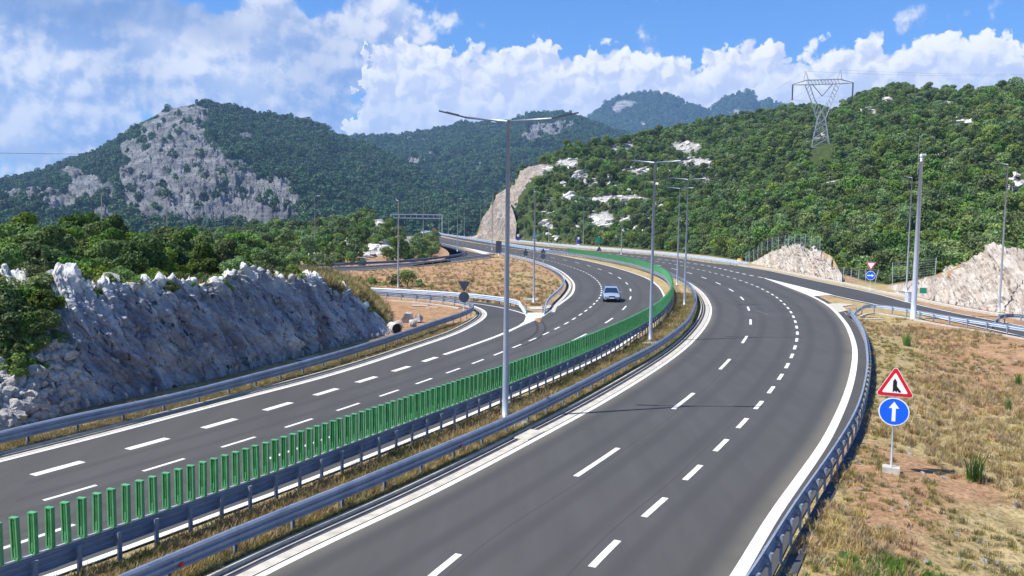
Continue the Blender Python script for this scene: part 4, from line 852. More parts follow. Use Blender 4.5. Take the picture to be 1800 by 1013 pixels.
    for q in range(46):
        x, y = (random.uniform(-60, 92), random.uniform(478, 650)) if q < 34 else (random.uniform(120, 420), random.uniform(486, 506))
        i = int(np.argmin((fx - x) ** 2 + (fy - y) ** 2)); p = flat[i]; s = random.uniform(.28, .55) if q < 34 else random.uniform(.16, .28)
        tree_thing('shrub', 'leafy green shrub rooted in the shaded rock cut, like many others there', 'shrub', 'shrubs rooted in the shaded rock cut', V_near[random.choice((2, 4, 5, 0))], (float(p[0]), float(p[1]), float(p[2]) - .3), random.uniform(0, 6.28), s, s * .9)
    # --- low wooded hill left of the road
    az = RNG.uniform(AZ(230), AZ(764), 14000); r = RNG.uniform(128, 330, 14000); P = np.c_[r * np.sin(az), r * np.cos(az)]; z = H(P[:, 0], P[:, 1]); P = np.c_[P, z]
    f2 = np.interp(az, [AZ(400), AZ(560), AZ(700), AZ(750), AZ(762)], [128, 138, 158, 170, 196]); rk = mask(P + [0, 0, 1.0], ROCKS_L); dd, _, _ = rel(Cv['up_far'][::4], P[:, 0], P[:, 1])
    ok = (r > f2 + 2.5) & (rk < .12) & (fbm(P[:, 0] * .07, P[:, 1] * .07, 0, 3, s=14) > -.42); P = thin(P[ok], 2.2); P = P[np.argsort(np.hypot(P[:, 0], P[:, 1]))]
    ni = 60
    for p in P[:ni]:
        k = random.randrange(5); s = random.uniform(.32, .6); tree_thing('tree', 'green tree at the foot of the low wooded hill beside the upper slip road', 'tree', 'trees along the upper slip road', V_hill[k], (p[0], p[1], p[2] - .2), random.uniform(0, 6.28), s, s)
    scatter('wood', P[ni:], c_hill, .32, .70, 'dense green scrub wood covering the low hill left of the motorway', 'wood')
    # --- right hillside
    n = 110000; az = RNG.uniform(AZ(868), AZ(1900), n); rr = np.interp(az, RIDGE[:, 0], RIDGE[:, 1]); rb = np.interp(az, FOOT[:, 0], FOOT[:, 1]); tt = RNG.uniform(0, 1.12, n)
    r = rb + 3 + (rr - rb - 3) * tt; P = np.c_[r * np.sin(az), r * np.cos(az)]; P = np.c_[P, H(P[:, 0], P[:, 1])]; rk = mask(P + [0, 0, 1.2], ROCKS_R)
    ok = (rk < .3)
    for nm in ('mid', 'mid_up', 'right_small', 'right_big'):
        F, T = CUTS[nm]; d, u, ov = relaz(F, P[:, 0], P[:, 1]); sb = np.interp(u, np.arange(len(F)), np.hypot(*(T - F)[:, :2].T)); ok &= ~((d > -4) & (d < sb + .8) & (ov < 1.5))
    X, Y = project(P); open_ = (fbm(P[:, 0] * .035, P[:, 1] * .035, 0, 3, s=24) < -.22) & (X < 1260)
    ok &= ~((np.abs(X - 1441) < 22) & (Y > 222) & (Y < 300) & (np.hypot(P[:, 0], P[:, 1]) > 270) & (np.hypot(P[:, 0], P[:, 1]) < 348) & (Y + (np.hypot(P[:, 0], P[:, 1]) - 340) * .0 < 292))
    P = P[ok & ~(open_ & (RNG.random(n) < .6))]; P = thin(P, 2.0); P = P[np.argsort(np.hypot(P[:, 0], P[:, 1]))]
    ni = 105
    for p in P[:ni]:
        k = random.randrange(5); s = random.uniform(.4, .8); tree_thing('tree', 'green tree at the foot of the hillside right of the motorway', 'tree', 'trees at the foot of the right hillside', V_hill[k], (p[0], p[1], p[2] - .2), random.uniform(0, 6.28), s, s * random.uniform(.85, 1.1))
    scatter('wood', P[ni:], c_hill, .36 + .50 * RNG.random(len(P[ni:])) ** 1.4, None, 'dense green broadleaf wood covering the hillside right of the motorway', 'wood')
    # --- mountain woods
    for (PP, rk, n0), cnt, a, b, lb in zip(MT, (16000, 34000, 30000), (2.2, 1.15, .85), (3.6, 1.9, 1.45), ('dark blue-green wood on the farthest twin peaks', 'dark green wood on the middle ridge beyond the far bend', 'green wood around the bare crags of the left mountain')):
        i = (RNG.random(cnt * 2) ** .8 * (n0 + 3)).astype(int); j = RNG.integers(0, PP.shape[1] - 1, cnt * 2); fx = RNG.random((cnt * 2, 1)); fy = RNG.random((cnt * 2, 1)); i = np.minimum(i, PP.shape[0] - 2)
        Q = PP[i, j] * (1 - fx) * (1 - fy) + PP[i + 1, j] * fx * (1 - fy) + PP[i, j + 1] * (1 - fx) * fy + PP[i + 1, j + 1] * fx * fy
        nn = fbm(Q[:, 0] * .012, Q[:, 1] * .012, Q[:, 2] * .012, 4, .6, 5); keep = ((rk[i, j] + .55 * nn < .42) & (nn > -.62)) | (RNG.random(len(Q)) < .03); Q = Q[keep][:cnt]
        Q[:, 2] -= 1.0; scatter('wood', Q, c_far, a, b, lb, 'wood')
plants()

# ------------------------------------------------------------------ boulders and loose rock
def rockmesh(seed, sub=4):
    bm = bmesh.new(); bmesh.ops.create_icosphere(bm, subdivisions=sub, radius=1); rng = np.random.default_rng(seed + 50)
    v = np.array([q.co[:] for q in bm.verts]); v = v * (1 + .25 * fbm(v[:, 0] * 1.1 + seed, v[:, 1] * 1.1, v[:, 2] * 1.1, 3, .5, seed))[:, None]
    for k in range(16):                        # broken flat sides
        n = rng.normal(size=3); n /= np.linalg.norm(n); d = rng.uniform(.50, .86); h = v @ n - d; v = v - np.where(h > 0, h, 0)[:, None] * n
    v = v * (1 + .05 * fbm(v[:, 0] * 5 + seed, v[:, 1] * 5, v[:, 2] * 5, 3, .6, seed, True))[:, None] * np.array([1.2, .92, .8])
    for q, p in zip(bm.verts, v): q.co = p
    me = bpy.data.meshes.new('boulder'); bm.to_mesh(me); bm.free(); me.materials.append(M['boulder']); return me
BM_ = [rockmesh(k) for k in range(6)]; c_rock = bpy.data.collections.new('loose_rock')
for k, m_ in enumerate(BM_): c_rock.objects.link(bpy.data.objects.new('loose_rock_%d' % k, m_))
def rocks():
    P = []
    def patch(ell, r0, r1, dens):
        px, py = [], []
        for cx, cy, rx, ry in ell:
            for _ in range(int(rx * ry * dens) + 3):
                a = random.uniform(0, 6.28); q = random.random() ** .5; px.append(cx + rx * q * math.cos(a)); py.append(cy + ry * q * math.sin(a))
        D = np.array([pxdir(x, y) for x, y in zip(px, py)]); D = D / np.hypot(D[:, 0], D[:, 1])[:, None]; lo = np.full(len(D), float(r0)); hi = np.full(len(D), float(r1))
        for _ in range(20):
            mid = (lo + hi) / 2; p = D * mid[:, None]; below = p[:, 2] + CAMH <= H(p[:, 0], p[:, 1]); hi = np.where(below, mid, hi); lo = np.where(below, lo, mid)
        p = D * hi[:, None] + [0, 0, CAMH]; P.extend([q for q, h in zip(p, hi) if h < r1 - 1])
    patch(ROCKS_R, 150, 620, .035); n0 = len(P)
    patch([(random.uniform(960, 1270), random.uniform(255, 425), 5, 3) for _ in range(120)], 150, 620, .05); n1 = len(P); patch(ROCKS_L, 120, 330, .05)
    A = np.array(P); s = np.r_[RNG.uniform(.9, 2.7, n0), RNG.uniform(.6, 1.8, n1 - n0), RNG.uniform(.9, 2.3, len(P) - n1)]
    scatter('rubble', A, c_rock, s, None, 'pale limestone outcrops showing between the trees on both hills', 'rocks', .3, (.35, .75))
    # rubble at the left foot of the near slope and crest boulders
    Q = []
    for _ in range(420):
        x = random.uniform(-120, 120); y = random.uniform(640, 748) ; g = G(x, y + 15); g[2] = 0
        d, u, ov = rel(CUTS['near'][0], g[None, 0], g[None, 1]); dd = float(d[0])
        rr = math.hypot(g[0], g[1]); Q.append((*AT(x, y, rr * .96)[:2], 0))
    F, T = CUTS['near']; Q = []
    for _ in range(900):
        u = random.uniform(.6, 5.2); t = random.random() ** 1.4 * .5; f = np.array([np.interp(u, range(len(F)), F[:, k]) for k in range(3)]); tp = np.array([np.interp(u, range(len(F)), T[:, k]) for k in range(3)])
        p = f + (tp - f) * t * np.array([1, 1, 1]); p[:2] += (tp - f)[:2] * (t ** 1.25 - t); p[2] = -.1 + tp[2] * t + random.uniform(-.1, .1); Q.append(p)
    scatter('rubble', Q, c_rock, RNG.uniform(.3, 1, len(Q)) ** 2.5 * .38 + .03, None, 'heap of pale broken stones at the left foot of the rock face', 'rubble', .5, (.7, 1.1))
    # crest boulders, each one a thing
    for k, (x, y, s, lb) in enumerate([(92, 466, .45, 'small round pale boulder on the crest among the leaves at far left'), (112, 482, .9, 'pale cracked boulder at the left end of the crest'), (145, 495, .8, 'pale boulder right of the first crest boulder'), (195, 468, .7, 'flat pale boulder half hidden by bushes'), (232, 492, 1.1, 'large white boulder on the crest beside a dark bush'),
                                       (305, 480, .6, 'pale boulder in yellow grass on the crest'), (432, 472, 1.15, 'big white domed boulder crowning the middle of the crest'), (455, 480, .7, 'white boulder just right of the domed boulder'), (498, 492, .6, 'pale boulder on the crest right of a bush'), (530, 486, .75, 'white boulder near the right end of the crest'), (562, 492, .65, 'pale knobbly boulder at the right end of the crest'), (600, 502, .5, 'last small pale boulder where the crest drops')]):
        i = np.arange(len(F)); us = np.interp(x, [project(t[None])[0][0] for t in T], i); tp = np.array([np.interp(us, i, T[:, q]) for q in range(3)]); r = math.hypot(tp[0], tp[1]) + .3; p = AT(x, y + (20 if 180 < x < 300 else 13), r)
        o = link(bpy.data.objects.new('boulder', BM_[k % 6])); s *= .62; o.location = p; o.scale = (s, s * .8, s * .8); o.rotation_euler = (k * .7, k * 1.1, k * 2.1); tag(o, lb, 'boulder')
    # pale stones set in a row along the foot of the two big cuts
    for nm, us, lb, grp, dd in (('near', np.linspace(4.6, 13.4, 34), 'small pale upright stone in the row along the foot of the shaded rock face', 'stones along the shaded rock face', -.35), ('right_big', np.linspace(2.0, 5.2, 15), 'small pale block in the row along the foot of the large beige rock bank', 'blocks along the beige rock bank', -.8)):
        F_, T_ = CUTS[nm]; src = None
        for u in us:
            f = np.array([np.interp(u, range(len(F_)), F_[:, k]) for k in range(3)]); dv = np.array([f[0], f[1]]) / np.hypot(f[0], f[1]); o = link(bpy.data.objects.new('stone', BM_[random.randrange(6)]))
            s = random.uniform(.11, .17) * (1 if nm == 'near' else 1.7); o.location = (f[0] + dv[0] * dd, f[1] + dv[1] * dd, .16); o.scale = (s * .8, s * .8, s * 2.2); o.rotation_euler = (0, 0, random.uniform(0, 6)); tag(o, lb, 'stone', grp)
rocks()

# ------------------------------------------------------------------ grass
def tuft(name, n, h, w, spread, material, seed):
    rng = np.random.default_rng(seed); V = []; F = []
    for k in range(n):
        a = rng.uniform(0, 6.28); q = spread * rng.random() ** .6; b = np.array([q * math.cos(a), q * math.sin(a), -.03]); hh = h * rng.uniform(.5, 1.1); ln = rng.normal(0, .35, 2) * hh; s = np.array([-math.sin(a + 1), math.cos(a + 1), 0]) * w
        m = b + np.array([ln[0] * .4, ln[1] * .4, hh * .6]); t = b + np.array([ln[0], ln[1], hh]); i = len(V); V += [b - s, b + s, m + s * .7, m - s * .7, t + s * .15, t - s * .15]; F += [(i, i + 1, i + 2, i + 3), (i + 3, i + 2, i + 4, i + 5)]
    return fastmesh(name, V, F, material)
def grass():
    cols = {}
    for nm, mt, h in (('straw', 'dry_grass', .22), ('olive', 'olive_grass', .2), ('lush', 'green_grass', .26)):
        c = bpy.data.collections.new('tuft_' + nm)
        for k in range(3): c.objects.link(bpy.data.objects.new('tuft_%s_%d' % (nm, k), tuft('tuft_' + nm, 34, h * (1 + .2 * k), .011, .17, M[mt], 100 + k)))
        cols[nm] = c
    def between(A, B, n, lim):
        A, B = (resample(q[:, :2], 1.0) for q in (A, B)); m = min(len(A), len(B)); s = RNG.random(n) ** 1.5 * lim; i = s * (len(A) - 1); j = s * (len(B) - 1); t = RNG.random((n, 1))
        a = np.stack([np.interp(i, np.arange(len(A)), A[:, k]) for k in range(2)], 1); b = np.stack([np.interp(j, np.arange(len(B)), B[:, k]) for k in range(2)], 1); p = a * (1 - t) + b * t; return np.c_[p, H(p[:, 0], p[:, 1])]
    A = off(Cv['lmg'], -.25); B = off(Cv['rmg'], .15)
    P = between(A, B, 7500, .42); k = fbm(P[:, 0] * .5, P[:, 1] * .5, 0, 3, s=6) > -.1
    scatter('dry_grass', P[k], cols['straw'], .6, 1.25, 'straw coloured dry grass between the two median guardrails', 'grass'); scatter('dry_grass', P[~k], cols['olive'], .6, 1.2, 'olive grass clumps between the two median guardrails', 'grass')
    P = between(off(Cv['rmg'], -.05), off(Cv['r_in'], 1.05), 5200, .42); scatter('verge_grass', P, cols['olive'], .5, 1.0, 'yellow-green grass strip under the right-hand median guardrail', 'grass')
    P = between(off(Cv['l_outg'], .9), off(Cv['l_out'], .85), 5200, .55); k = RNG.random(len(P)) < .5
    scatter('verge_grass', P[k], cols['straw'], .5, 1.0, 'dry grass strip under the left guardrail', 'grass'); scatter('verge_grass', P[~k], cols['olive'], .5, 1.0, 'olive grass strip under the left guardrail', 'grass')
    # field right of the guard rail
    n = 42000; Y = 10 + 75 * RNG.random(n) ** 1.5; X = RNG.uniform(0, 62, n); P = np.c_[X, Y]; d, u, ov = rel(Cv['rg'][::6], X, Y); dr, _, o2 = rel(Cv['rrg'][::6], X, Y); px, py = project(np.c_[X, Y, 0 * X])
    ok = (-d > .25) & (ov < 3) & ((-dr > 1.0) | (o2 > 3)) & (px < 1860) & (py < 1060) & (py > 545); P = P[ok]; d = -d[ok]; z = H(P[:, 0], P[:, 1]); P = np.c_[P, z]
    q = fbm(P[:, 0] * .22, P[:, 1] * .22, 0, 4, s=44); px, py = project(P); yellow = np.exp(-((px - 1700) / 110) ** 2 - ((py - 720) / 70) ** 2) + np.exp(-((px - 1790) / 70) ** 2 - ((py - 790) / 45) ** 2)
    a = (q + .6 * yellow > .12); b = ~a & (q < -.22) | ((d < 1.6) & (q > -.2) & (q < .1))
    scatter('dry_grass', P[a], cols['straw'], .6, 1.25, 'pale straw grass patches on the slope around the merge sign', 'grass'); scatter('dry_grass', P[b], cols['olive'], .4, .9, 'thin olive grass on the reddish slope around the merge sign', 'grass')
    gp = []
    for _ in range(170):
        x = random.gauss(1560, 55); y = random.uniform(1000, 1050) + abs(x - 1560) * .05; g = G(x, y, -.5); gp.append((g[0], g[1], float(H(g[None, 0], g[None, 1])[0])))
    scatter('weeds', gp, cols['lush'], .4, .75, 'bright green weeds at the bottom edge below the merge sign', 'weeds')
    # tan grass on the bank between the slip roads and on the nose
    n = 16000; px = RNG.uniform(560, 990, n); py = 449 + (538 - 449) * RNG.random(n) ** .8; Q = np.array([G(a, b) for a, b in zip(px, py)]); dn, _, o1 = rel(Cv['nose_g'][::4], Q[:, 0], Q[:, 1]); dl, _, o2 = rel(Cv['loop_far'][::4], Q[:, 0], Q[:, 1]); du, _, o3 = rel(Cv['up_near'][::4], Q[:, 0], Q[:, 1])
    ok = (dn > .6) & (dl < -.8) & (du > .8); Q = Q[ok]
    Q[:, 2] = H(Q[:, 0], Q[:, 1]); scatter('dry_grass', Q[::7], cols['straw'], .7, 1.5, 'tan dry grass on the bank between the two left slip roads', 'grass'); scatter('dry_grass', Q[1::14], cols['olive'], .8, 1.6, 'olive grass on the bank between the two left slip roads', 'grass')
    n = 9000; Q = np.c_[RNG.uniform(4, 55, n), 10 + 65 * RNG.random(n) ** 1.6]; d, u, ov = rel(Cv['rg'][::6], Q[:, 0], Q[:, 1]); dr, _, o2 = rel(Cv['rrg'][::6], Q[:, 0], Q[:, 1]); ok = (-d > .3) & (ov < 3) & ((-dr > 1.0) | (o2 > 3)) & (fbm(Q[:, 0] * .3, Q[:, 1] * .3, 0, 3, s=91) > -.15); Q = Q[ok]; Q = np.c_[Q, H(Q[:, 0], Q[:, 1])]
    scatter('gravel', Q, c_rock, RNG.random(len(Q)) ** 3 * .10 + .018, None, 'small stones and clods strewn over the slope around the merge sign', 'stones', .6, (.6, 1.0))
    # a few single weeds
    for k, (x, y, s, lb) in enumerate([(1712, 850, 3.2, 'tall bright green weed standing alone on the right slope'), (1594, 612, 3.0, 'thin dark green weed in the field above the merge sign'), (1790, 672, 2.2, 'small dark weed near the right edge of the field'), (1772, 718, 2.0, 'small brown weed in pale grass at the right edge')]):
        g = G(x, y, -.45); g[2] = float(H(g[None, 0], g[None, 1])[0]); o = link(bpy.data.objects.new('weed', tuft('weed', 60, .36, .014, .12, M['green_grass'], 7 + k))); o.location = g; o.scale = (s * .6, s * .6, s); tag(o, lb, 'weed')
    F, T = CUTS['near']; P = np.c_[RNG.uniform(-45, -4, 30000), RNG.uniform(30, 80, 30000)]; d, u, ov = relaz(F, P[:, 0], P[:, 1]); sb = np.interp(u, np.arange(len(F)), np.hypot(*(T - F)[:, :2].T)); P = np.c_[P, H(P[:, 0], P[:, 1])]
    ok = (ov < 5) & (d > sb + .2) & (d < sb + 14) & (P[:, 2] > .1); P = P[ok]; k = fbm(P[:, 0] * .3, P[:, 1] * .3, 0, 3, s=61) > .1
    scatter('mound_grass', P[k], cols['straw'], 1.0, 2.2, 'dry yellow grass on top of the shaded rock face', 'grass'); scatter('mound_grass', P[~k], cols['olive'], 1.0, 2.4, 'olive green herbs and grass on top of the shaded rock face', 'grass')
    # bushes by the loop ramp
    for k, (x, y, s) in enumerate([(625, 504, .8), (650, 505, .95), (672, 506, .8), (690, 507, .9), (712, 508, 1.05), (735, 509, .8), (755, 510.5, .55)]):
        g = G(x, y + 1.5); tree_thing('bush', 'round green bush %s' % ['leftmost beside the loop ramp guardrail', 'second from the left beside the loop guardrail', 'third from the left beside the loop guardrail', 'just left of the lamp pole on the loop', 'just right of the lamp pole on the loop', 'second to last beside the loop guardrail', 'smallest and last beside the loop guardrail'][k], 'bush', None, V_hill[(k * 2) % 5], (g[0], g[1] + 2, -.1), k, s * .42, s * .36)
grass()

# ------------------------------------------------------------------ guard rails
PROF = [(-.02, .335), (.05, .37), (.06, .415), (.0, .455), (.0, .485), (.06, .525), (.06, .575), (.0, .615), (.0, .645), (.06, .685), (.06, .735), (.01, .785), (-.03, .80),
        (-.035, .79), (.0, .775), (.05, .73), (.05, .69), (-.01, .65), (-.01, .61), (.05, .57), (.05, .53), (-.01, .49), (-.01, .45), (.05, .41), (.04, .375), (-.025, .345)]
WPROF = [(-.02, .48), (.06, .515), (.06, .575), (.0, .62), (.0, .66), (.06, .705), (.06, .755), (-.02, .80), (-.025, .79), (.05, .75), (.05, .71), (-.01, .665), (-.01, .615), (.05, .57), (.05, .52), (-.025, .49)]
def post_mesh():
    mb = MB(); mb.box((0, 0, .30), (.012, .10, .92)); mb.box((.033, .045, .30), (.054, .010, .92)); mb.box((.033, -.045, .30), (.054, .010, .92)); mb.box((.10, 0, .66), (.11, .07, .10)); mb.box((.10, 0, .44), (.11, .05, .05)); [mb.box((.228, .0, zb), (.02, .035, .035)) for zb in (.50, .68)]; mb.box((0, 0, .775), (.06, .10, .008))
    return mb.mesh('post', M['steel'])
PM = post_mesh()
def along(P, d0, step):
    s = np.r_[0, np.cumsum(np.linalg.norm(np.diff(P[:, :2], axis=0), axis=1))]; t = tang(P); u = np.arange(d0, s[-1], step)
    return np.c_[np.interp(u, s, P[:, 0]), np.interp(u, s, P[:, 1])], np.arctan2(np.interp(u, s, t[:, 1]), np.interp(u, s, t[:, 0]))
def guardrail(P, side, label, step=2.0, prof=PROF, zoff=0.0, bury=(False, False), maxp=100, reflect=False, mt='steel'):
    P = P.copy(); P[:, 2] = zoff
    if bury[0]:
        n = 5; P[:n, 2] -= np.linspace(.62, .0, n)
    if bury[1]:
        n = 5; P[-n:, 2] -= np.linspace(0, .62, n)
    t = empty('guardrail', (float(P[0, 0]), float(P[0, 1]), 0)); tag(t, label, 'guardrail'); o0 = np.array([P[0, 0], P[0, 1], 0])
    mb = MB(); pr = [(o * side, z) for o, z in prof]
    if side < 0: pr = pr[::-1]
    mb.sweep(P - o0, pr)
    if len(P) > 30:
        sp, sa_ = along(P, 2.3, 4.0); dist = np.hypot(sp[:, 0], sp[:, 1]); zz_ = zoff
        for p, a in list(zip(sp, sa_)):
            if math.hypot(p[0], p[1]) > 75: continue
            q = np.array([[p[0] + math.cos(a) * e - o0[0], p[1] + math.sin(a) * e - o0[1], zz_] for e in (-.17, .17)]); mb.sweep(q, [(o + (.007 if o > -.012 else -.004) * side, z + (.004 if z > .6 else -.004)) for o, z in pr])
    mb.build('beam', M[mt], t)
    pos, ang = along(P, .8, step); rest = MB(); v0 = [tuple(v.co) for v in PM.vertices]; f0 = [tuple(p.vertices) for p in PM.polygons]
    order = np.argsort(np.hypot(pos[:, 0], pos[:, 1])); first = set(order[:maxp].tolist())
    for i, (p, a) in enumerate(zip(pos, ang)):
        rz = a + (math.pi / 2 if side > 0 else -math.pi / 2); q = (p[0] - side * -math.sin(a) * .17 - o0[0], p[1] - side * math.cos(a) * .17 - o0[1])
        if i in first:
            o = link(bpy.data.objects.new('post', PM), t); o.location = (q[0], q[1], zoff - .05); o.rotation_euler = (0, 0, rz)
        else:
            c, s = math.cos(rz), math.sin(rz); rest.add([(q[0] + x * c - y * s, q[1] + x * s + y * c, z + zoff - .05) for x, y, z in v0], f0)
    if rest.v: o = rest.build('posts', M['steel'], t); o['kind'] = 'stuff'
    if reflect:
        pr_, an = along(P, 3, 12); 
        for p, a in list(zip(pr_, an))[:14]:
            mb = MB(); q = (p[0] + side * -math.sin(a) * .075 - o0[0], p[1] + side * math.cos(a) * .075 - o0[1], .47); mb.box(q, (.09, .03, .10), a); mb.build('reflector', M['red'], t)
    return t
guardrail(Cv['lmg'], 1, 'median guardrail carrying the green anti-glare blades', 1.05, PROF)
guardrail(Cv['rmg'], -1, 'long blue-grey median guardrail on the right side of the grass strip', 2.0, PROF, reflect=True)
guardrail(Cv['l_outg'], -1, 'left guardrail running below the shaded rock face and curving back along the loop', 2.0)
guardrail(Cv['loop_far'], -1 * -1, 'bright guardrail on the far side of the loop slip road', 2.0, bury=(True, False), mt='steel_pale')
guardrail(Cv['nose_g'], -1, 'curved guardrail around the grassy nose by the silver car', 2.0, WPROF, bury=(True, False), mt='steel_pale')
guardrail(Cv['up_near'], -1 * -1, 'guardrail along the near edge of the upper slip road', 4.0, WPROF)
guardrail(Cv['up_far'], 1, 'dark guardrail along the far edge of the upper slip road below the wooded hill', 4.0)
guardrail(Cv['rg'], 1, 'right guardrail with spacer brackets sweeping past the merge sign', 1.33, PROF, bury=(False, True), reflect=False)
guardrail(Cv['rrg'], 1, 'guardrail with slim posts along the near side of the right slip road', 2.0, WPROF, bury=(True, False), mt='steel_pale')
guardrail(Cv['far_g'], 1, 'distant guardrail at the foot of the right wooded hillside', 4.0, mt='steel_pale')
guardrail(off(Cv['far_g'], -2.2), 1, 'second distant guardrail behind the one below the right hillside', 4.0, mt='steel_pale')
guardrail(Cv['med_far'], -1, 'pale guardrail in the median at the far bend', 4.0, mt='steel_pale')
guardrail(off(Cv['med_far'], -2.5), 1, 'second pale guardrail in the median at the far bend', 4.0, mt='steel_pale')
guardrail(curve([(1744, 561), (1757, 554), (1772, 549.5), (1800, 552.5), (1900, 566)], .8) * [1, 1, 0], 1, 'short guardrail starting beside the lamp at the right edge', 2.0, WPROF, bury=(True, False))
guardrail(curve([(690, 404.2), (725, 401), (780, 399.6), (840, 400.8)], .8) * [1, 1, 0], 1, 'farthest guardrail along the outside of the distant bend', 4.0)

# ------------------------------------------------------------------ anti-glare blades
def blade_mesh():
    mb = MB(); h = .95; w = .20; d = .10
    for sx in (-1, 1):
        mb.box((sx * (w / 2 - .022), 0, h / 2 + .01), (.044, d, h)); mb.box((sx * (w / 2 - .088), -.008, h / 2 + .01), (.010, d * .6, h * .96))
    mb.box((0, 0, h + .015), (w + .006, d + .01, .03)); mb.box((0, d * .42, h * .5), (w - .09, .008, h * .94))
    mb.box((0, -.004, .14), (.046, d * .8, .26)); mb.box((0, -.004, .03), (w - .10, d * .8, .06)); mb.box((0, 0, -.01), (.12, .09, .03))
    return mb.mesh('blade', M['green'])
def blades():
    BMh = blade_mesh(); P = Cv['lmg']; i = int(np.argmin(np.linalg.norm(P[:, :2] - G(997, 443.6, .8)[:2], axis=1))); P = P[:i + 1]
    o0 = np.array([P[0, 0], P[0, 1]]); t = empty('anti_glare_screen', (*map(float, o0), 0)); tag(t, 'long row of upright green plastic anti-glare blades on the median guardrail', 'glare screen')
    mb = MB(); Q = P.copy(); Q[:, :2] -= o0; mb.sweep(Q, [(-.03, .812), (.03, .812), (.03, .84), (-.03, .84)]); mb.build('rail', M['pole'], t)
    pos, ang = along(P, .35, .39); rest = MB(); v0 = [tuple(v.co) for v in BMh.vertices]; f0 = [tuple(p.vertices) for p in BMh.polygons]
    order = np.argsort(np.hypot(pos[:, 0], pos[:, 1])); X, Y = project(np.c_[pos, np.full(len(pos), 1.3)]); first = set([k for k in order if X[k] > -30][:100])
    for k, (p, a) in enumerate(zip(pos, ang)):
        rz = a - math.pi / 2 + math.radians(14); q = p - o0
        if k in first: o = link(bpy.data.objects.new('blade', BMh), t); o.location = (q[0], q[1], .84); o.rotation_euler = (0, random.gauss(0, .012), rz + random.gauss(0, .05))
        else:
            c, s = math.cos(rz), math.sin(rz); rest.add([(q[0] + x * c - y * s, q[1] + x * s + y * c, z + .84) for x, y, z in v0], f0)
    o = rest.build('blades', M['green'], t); o['kind'] = 'stuff'
blades()

# ------------------------------------------------------------------ lamps and masts
def lamp(foot_px, top_px, label, arms='both', rz=0.0, thick=.085, base_z=0.0, rng=None, group='street lamps'):
    f = G(*foot_px) if rng is None else AT(foot_px[0], foot_px[1], rng)
    if rng is not None: f[2] = base_z
    h = height_at(f, *top_px); k = h / 12.8; t = empty('street_lamp', tuple(map(float, f)), rz); tag(t, label, 'street lamp', group)
    mb = MB(); mb.tube([(0, 0, -.1), (0, 0, .9), (0, 0, h)], [thick * 1.45, thick * 1.25, thick * .72], 12); mb.build('pole', M['pole'], t, True)
    mb = MB(); mb.box((0, 0, .0), (.5, .5, .10)); mb.build('base_plate', M['concrete'], t)
    L = 2.95 * k
    for s in ((-1, 1) if arms == 'both' else (1,) if arms == 'one' else ()):
        a = L * .62 if arms == 'both' else 1.1; e = L if arms == 'both' else 1.9
        mb = MB(); mb.tube([(0, 0, h - .05), (s * a, 0, h + .10)], [.05, .045], 8); mb.build('arm', M['pole'], t, True)
        hd = MB(); c = [(s * (a - .02), 0, h + .10), (s * e, 0, h + .36)]; v = Vector(c[1]) - Vector(c[0]); ang = math.atan2(v.z, v.x if s > 0 else -v.x)
        R_ = Matrix.Translation((Vector(c[0]) + Vector(c[1])) / 2) @ Matrix.Rotation(-ang if s > 0 else ang, 4, 'Y')
        hd.box((0, 0, 0), (v.length, .15, .05), 0, R_); hd.box((0, 0, .035), (v.length * .5, .10, .03), 0, R_); hd.build('lamp_head', M['darksteel'], t)
    return t
lamp((888, 735), (900, 212), 'tall double-armed street lamp nearest the camera in the grass median', thick=.105)
lamp((1143, 600), (1152, 285), 'double-armed street lamp in the median beside the green screen, second nearest', thick=.10)
lamp((1203, 538), (1206, 315), 'double-armed lamp on the tan median strip where it bends, right of its twin', rz=.12)
lamp((1190, 502), (1193.5, 331), 'double-armed lamp behind the green screen just left of its nearer twin', rz=.2)
lamp((1092, 448), (1096, 347), 'double-armed lamp beyond the far end of the median green screen', rz=.3)
lamp((1025, 437), (1028, 348), 'double-armed lamp behind the start of the green screen', rz=.35)
lamp((964.5, 433), (966.5, 351), 'double-armed lamp before the hillside left of the green screen start', rz=.4)
lamp((921, 425), (921.5, 379), 'short-looking distant lamp before the foot of the hillside, right of the nearest lamp', rz=.4)
lamp((844.5, 414), (846, 351), 'distant double-armed lamp just left of the stepped rock cutting', rz=.5)
lamp((816, 416), (819, 358), 'distant double-armed lamp at the far bend, second left of the rock cutting', rz=.5)
lamp((788, 411.4), (789, 354.5), 'distant double-armed lamp just right of the sign gantry', rz=.5)
lamp((772, 409), (773, 357), 'distant double-armed lamp in front of the right end of the gantry', rz=.5)
lamp((804, 442), (805, 349.5), 'single-armed lamp on the nose where the upper slip road leaves', 'one')
lamp((744, 453), (745, 347), 'single-armed lamp by the upper slip road in front of the gantry', 'one')
lamp((700, 507), (705.5, 353), 'plain pole lamp among the bushes behind the loop guardrail', 'one', rz=1.9)
lamp((554, 461), (558, 345), 'single-armed lamp at the left end of the upper slip road', 'one')
lamp((938, 532), (943, 338), 'lamp pole on the grassy nose behind the loop slip road', 'one', rz=1.6)
lamp((865, 440), (868.5, 343), 'pole with small box at its base left of the nearest lamp', 'none')
lamp((294, 412), (295, 349), 'lone lamp pole rising above the left bushes before the bare crags', 'one', rz=1.8, rng=150, base_z=-1.0)
lamp((180, 412), (180, 341), 'lone lamp pole far left before the grey scree', 'one', rz=1.8, rng=140, base_z=-1.0)
lamp((1593, 514), (1600, 312), 'lamp just left of the thick camera mast, arm pointing left', 'one', rz=math.pi)
lamp((1756, 549), (1761, 289), 'rightmost lamp standing before the large beige rock bank', 'one', rz=math.pi)
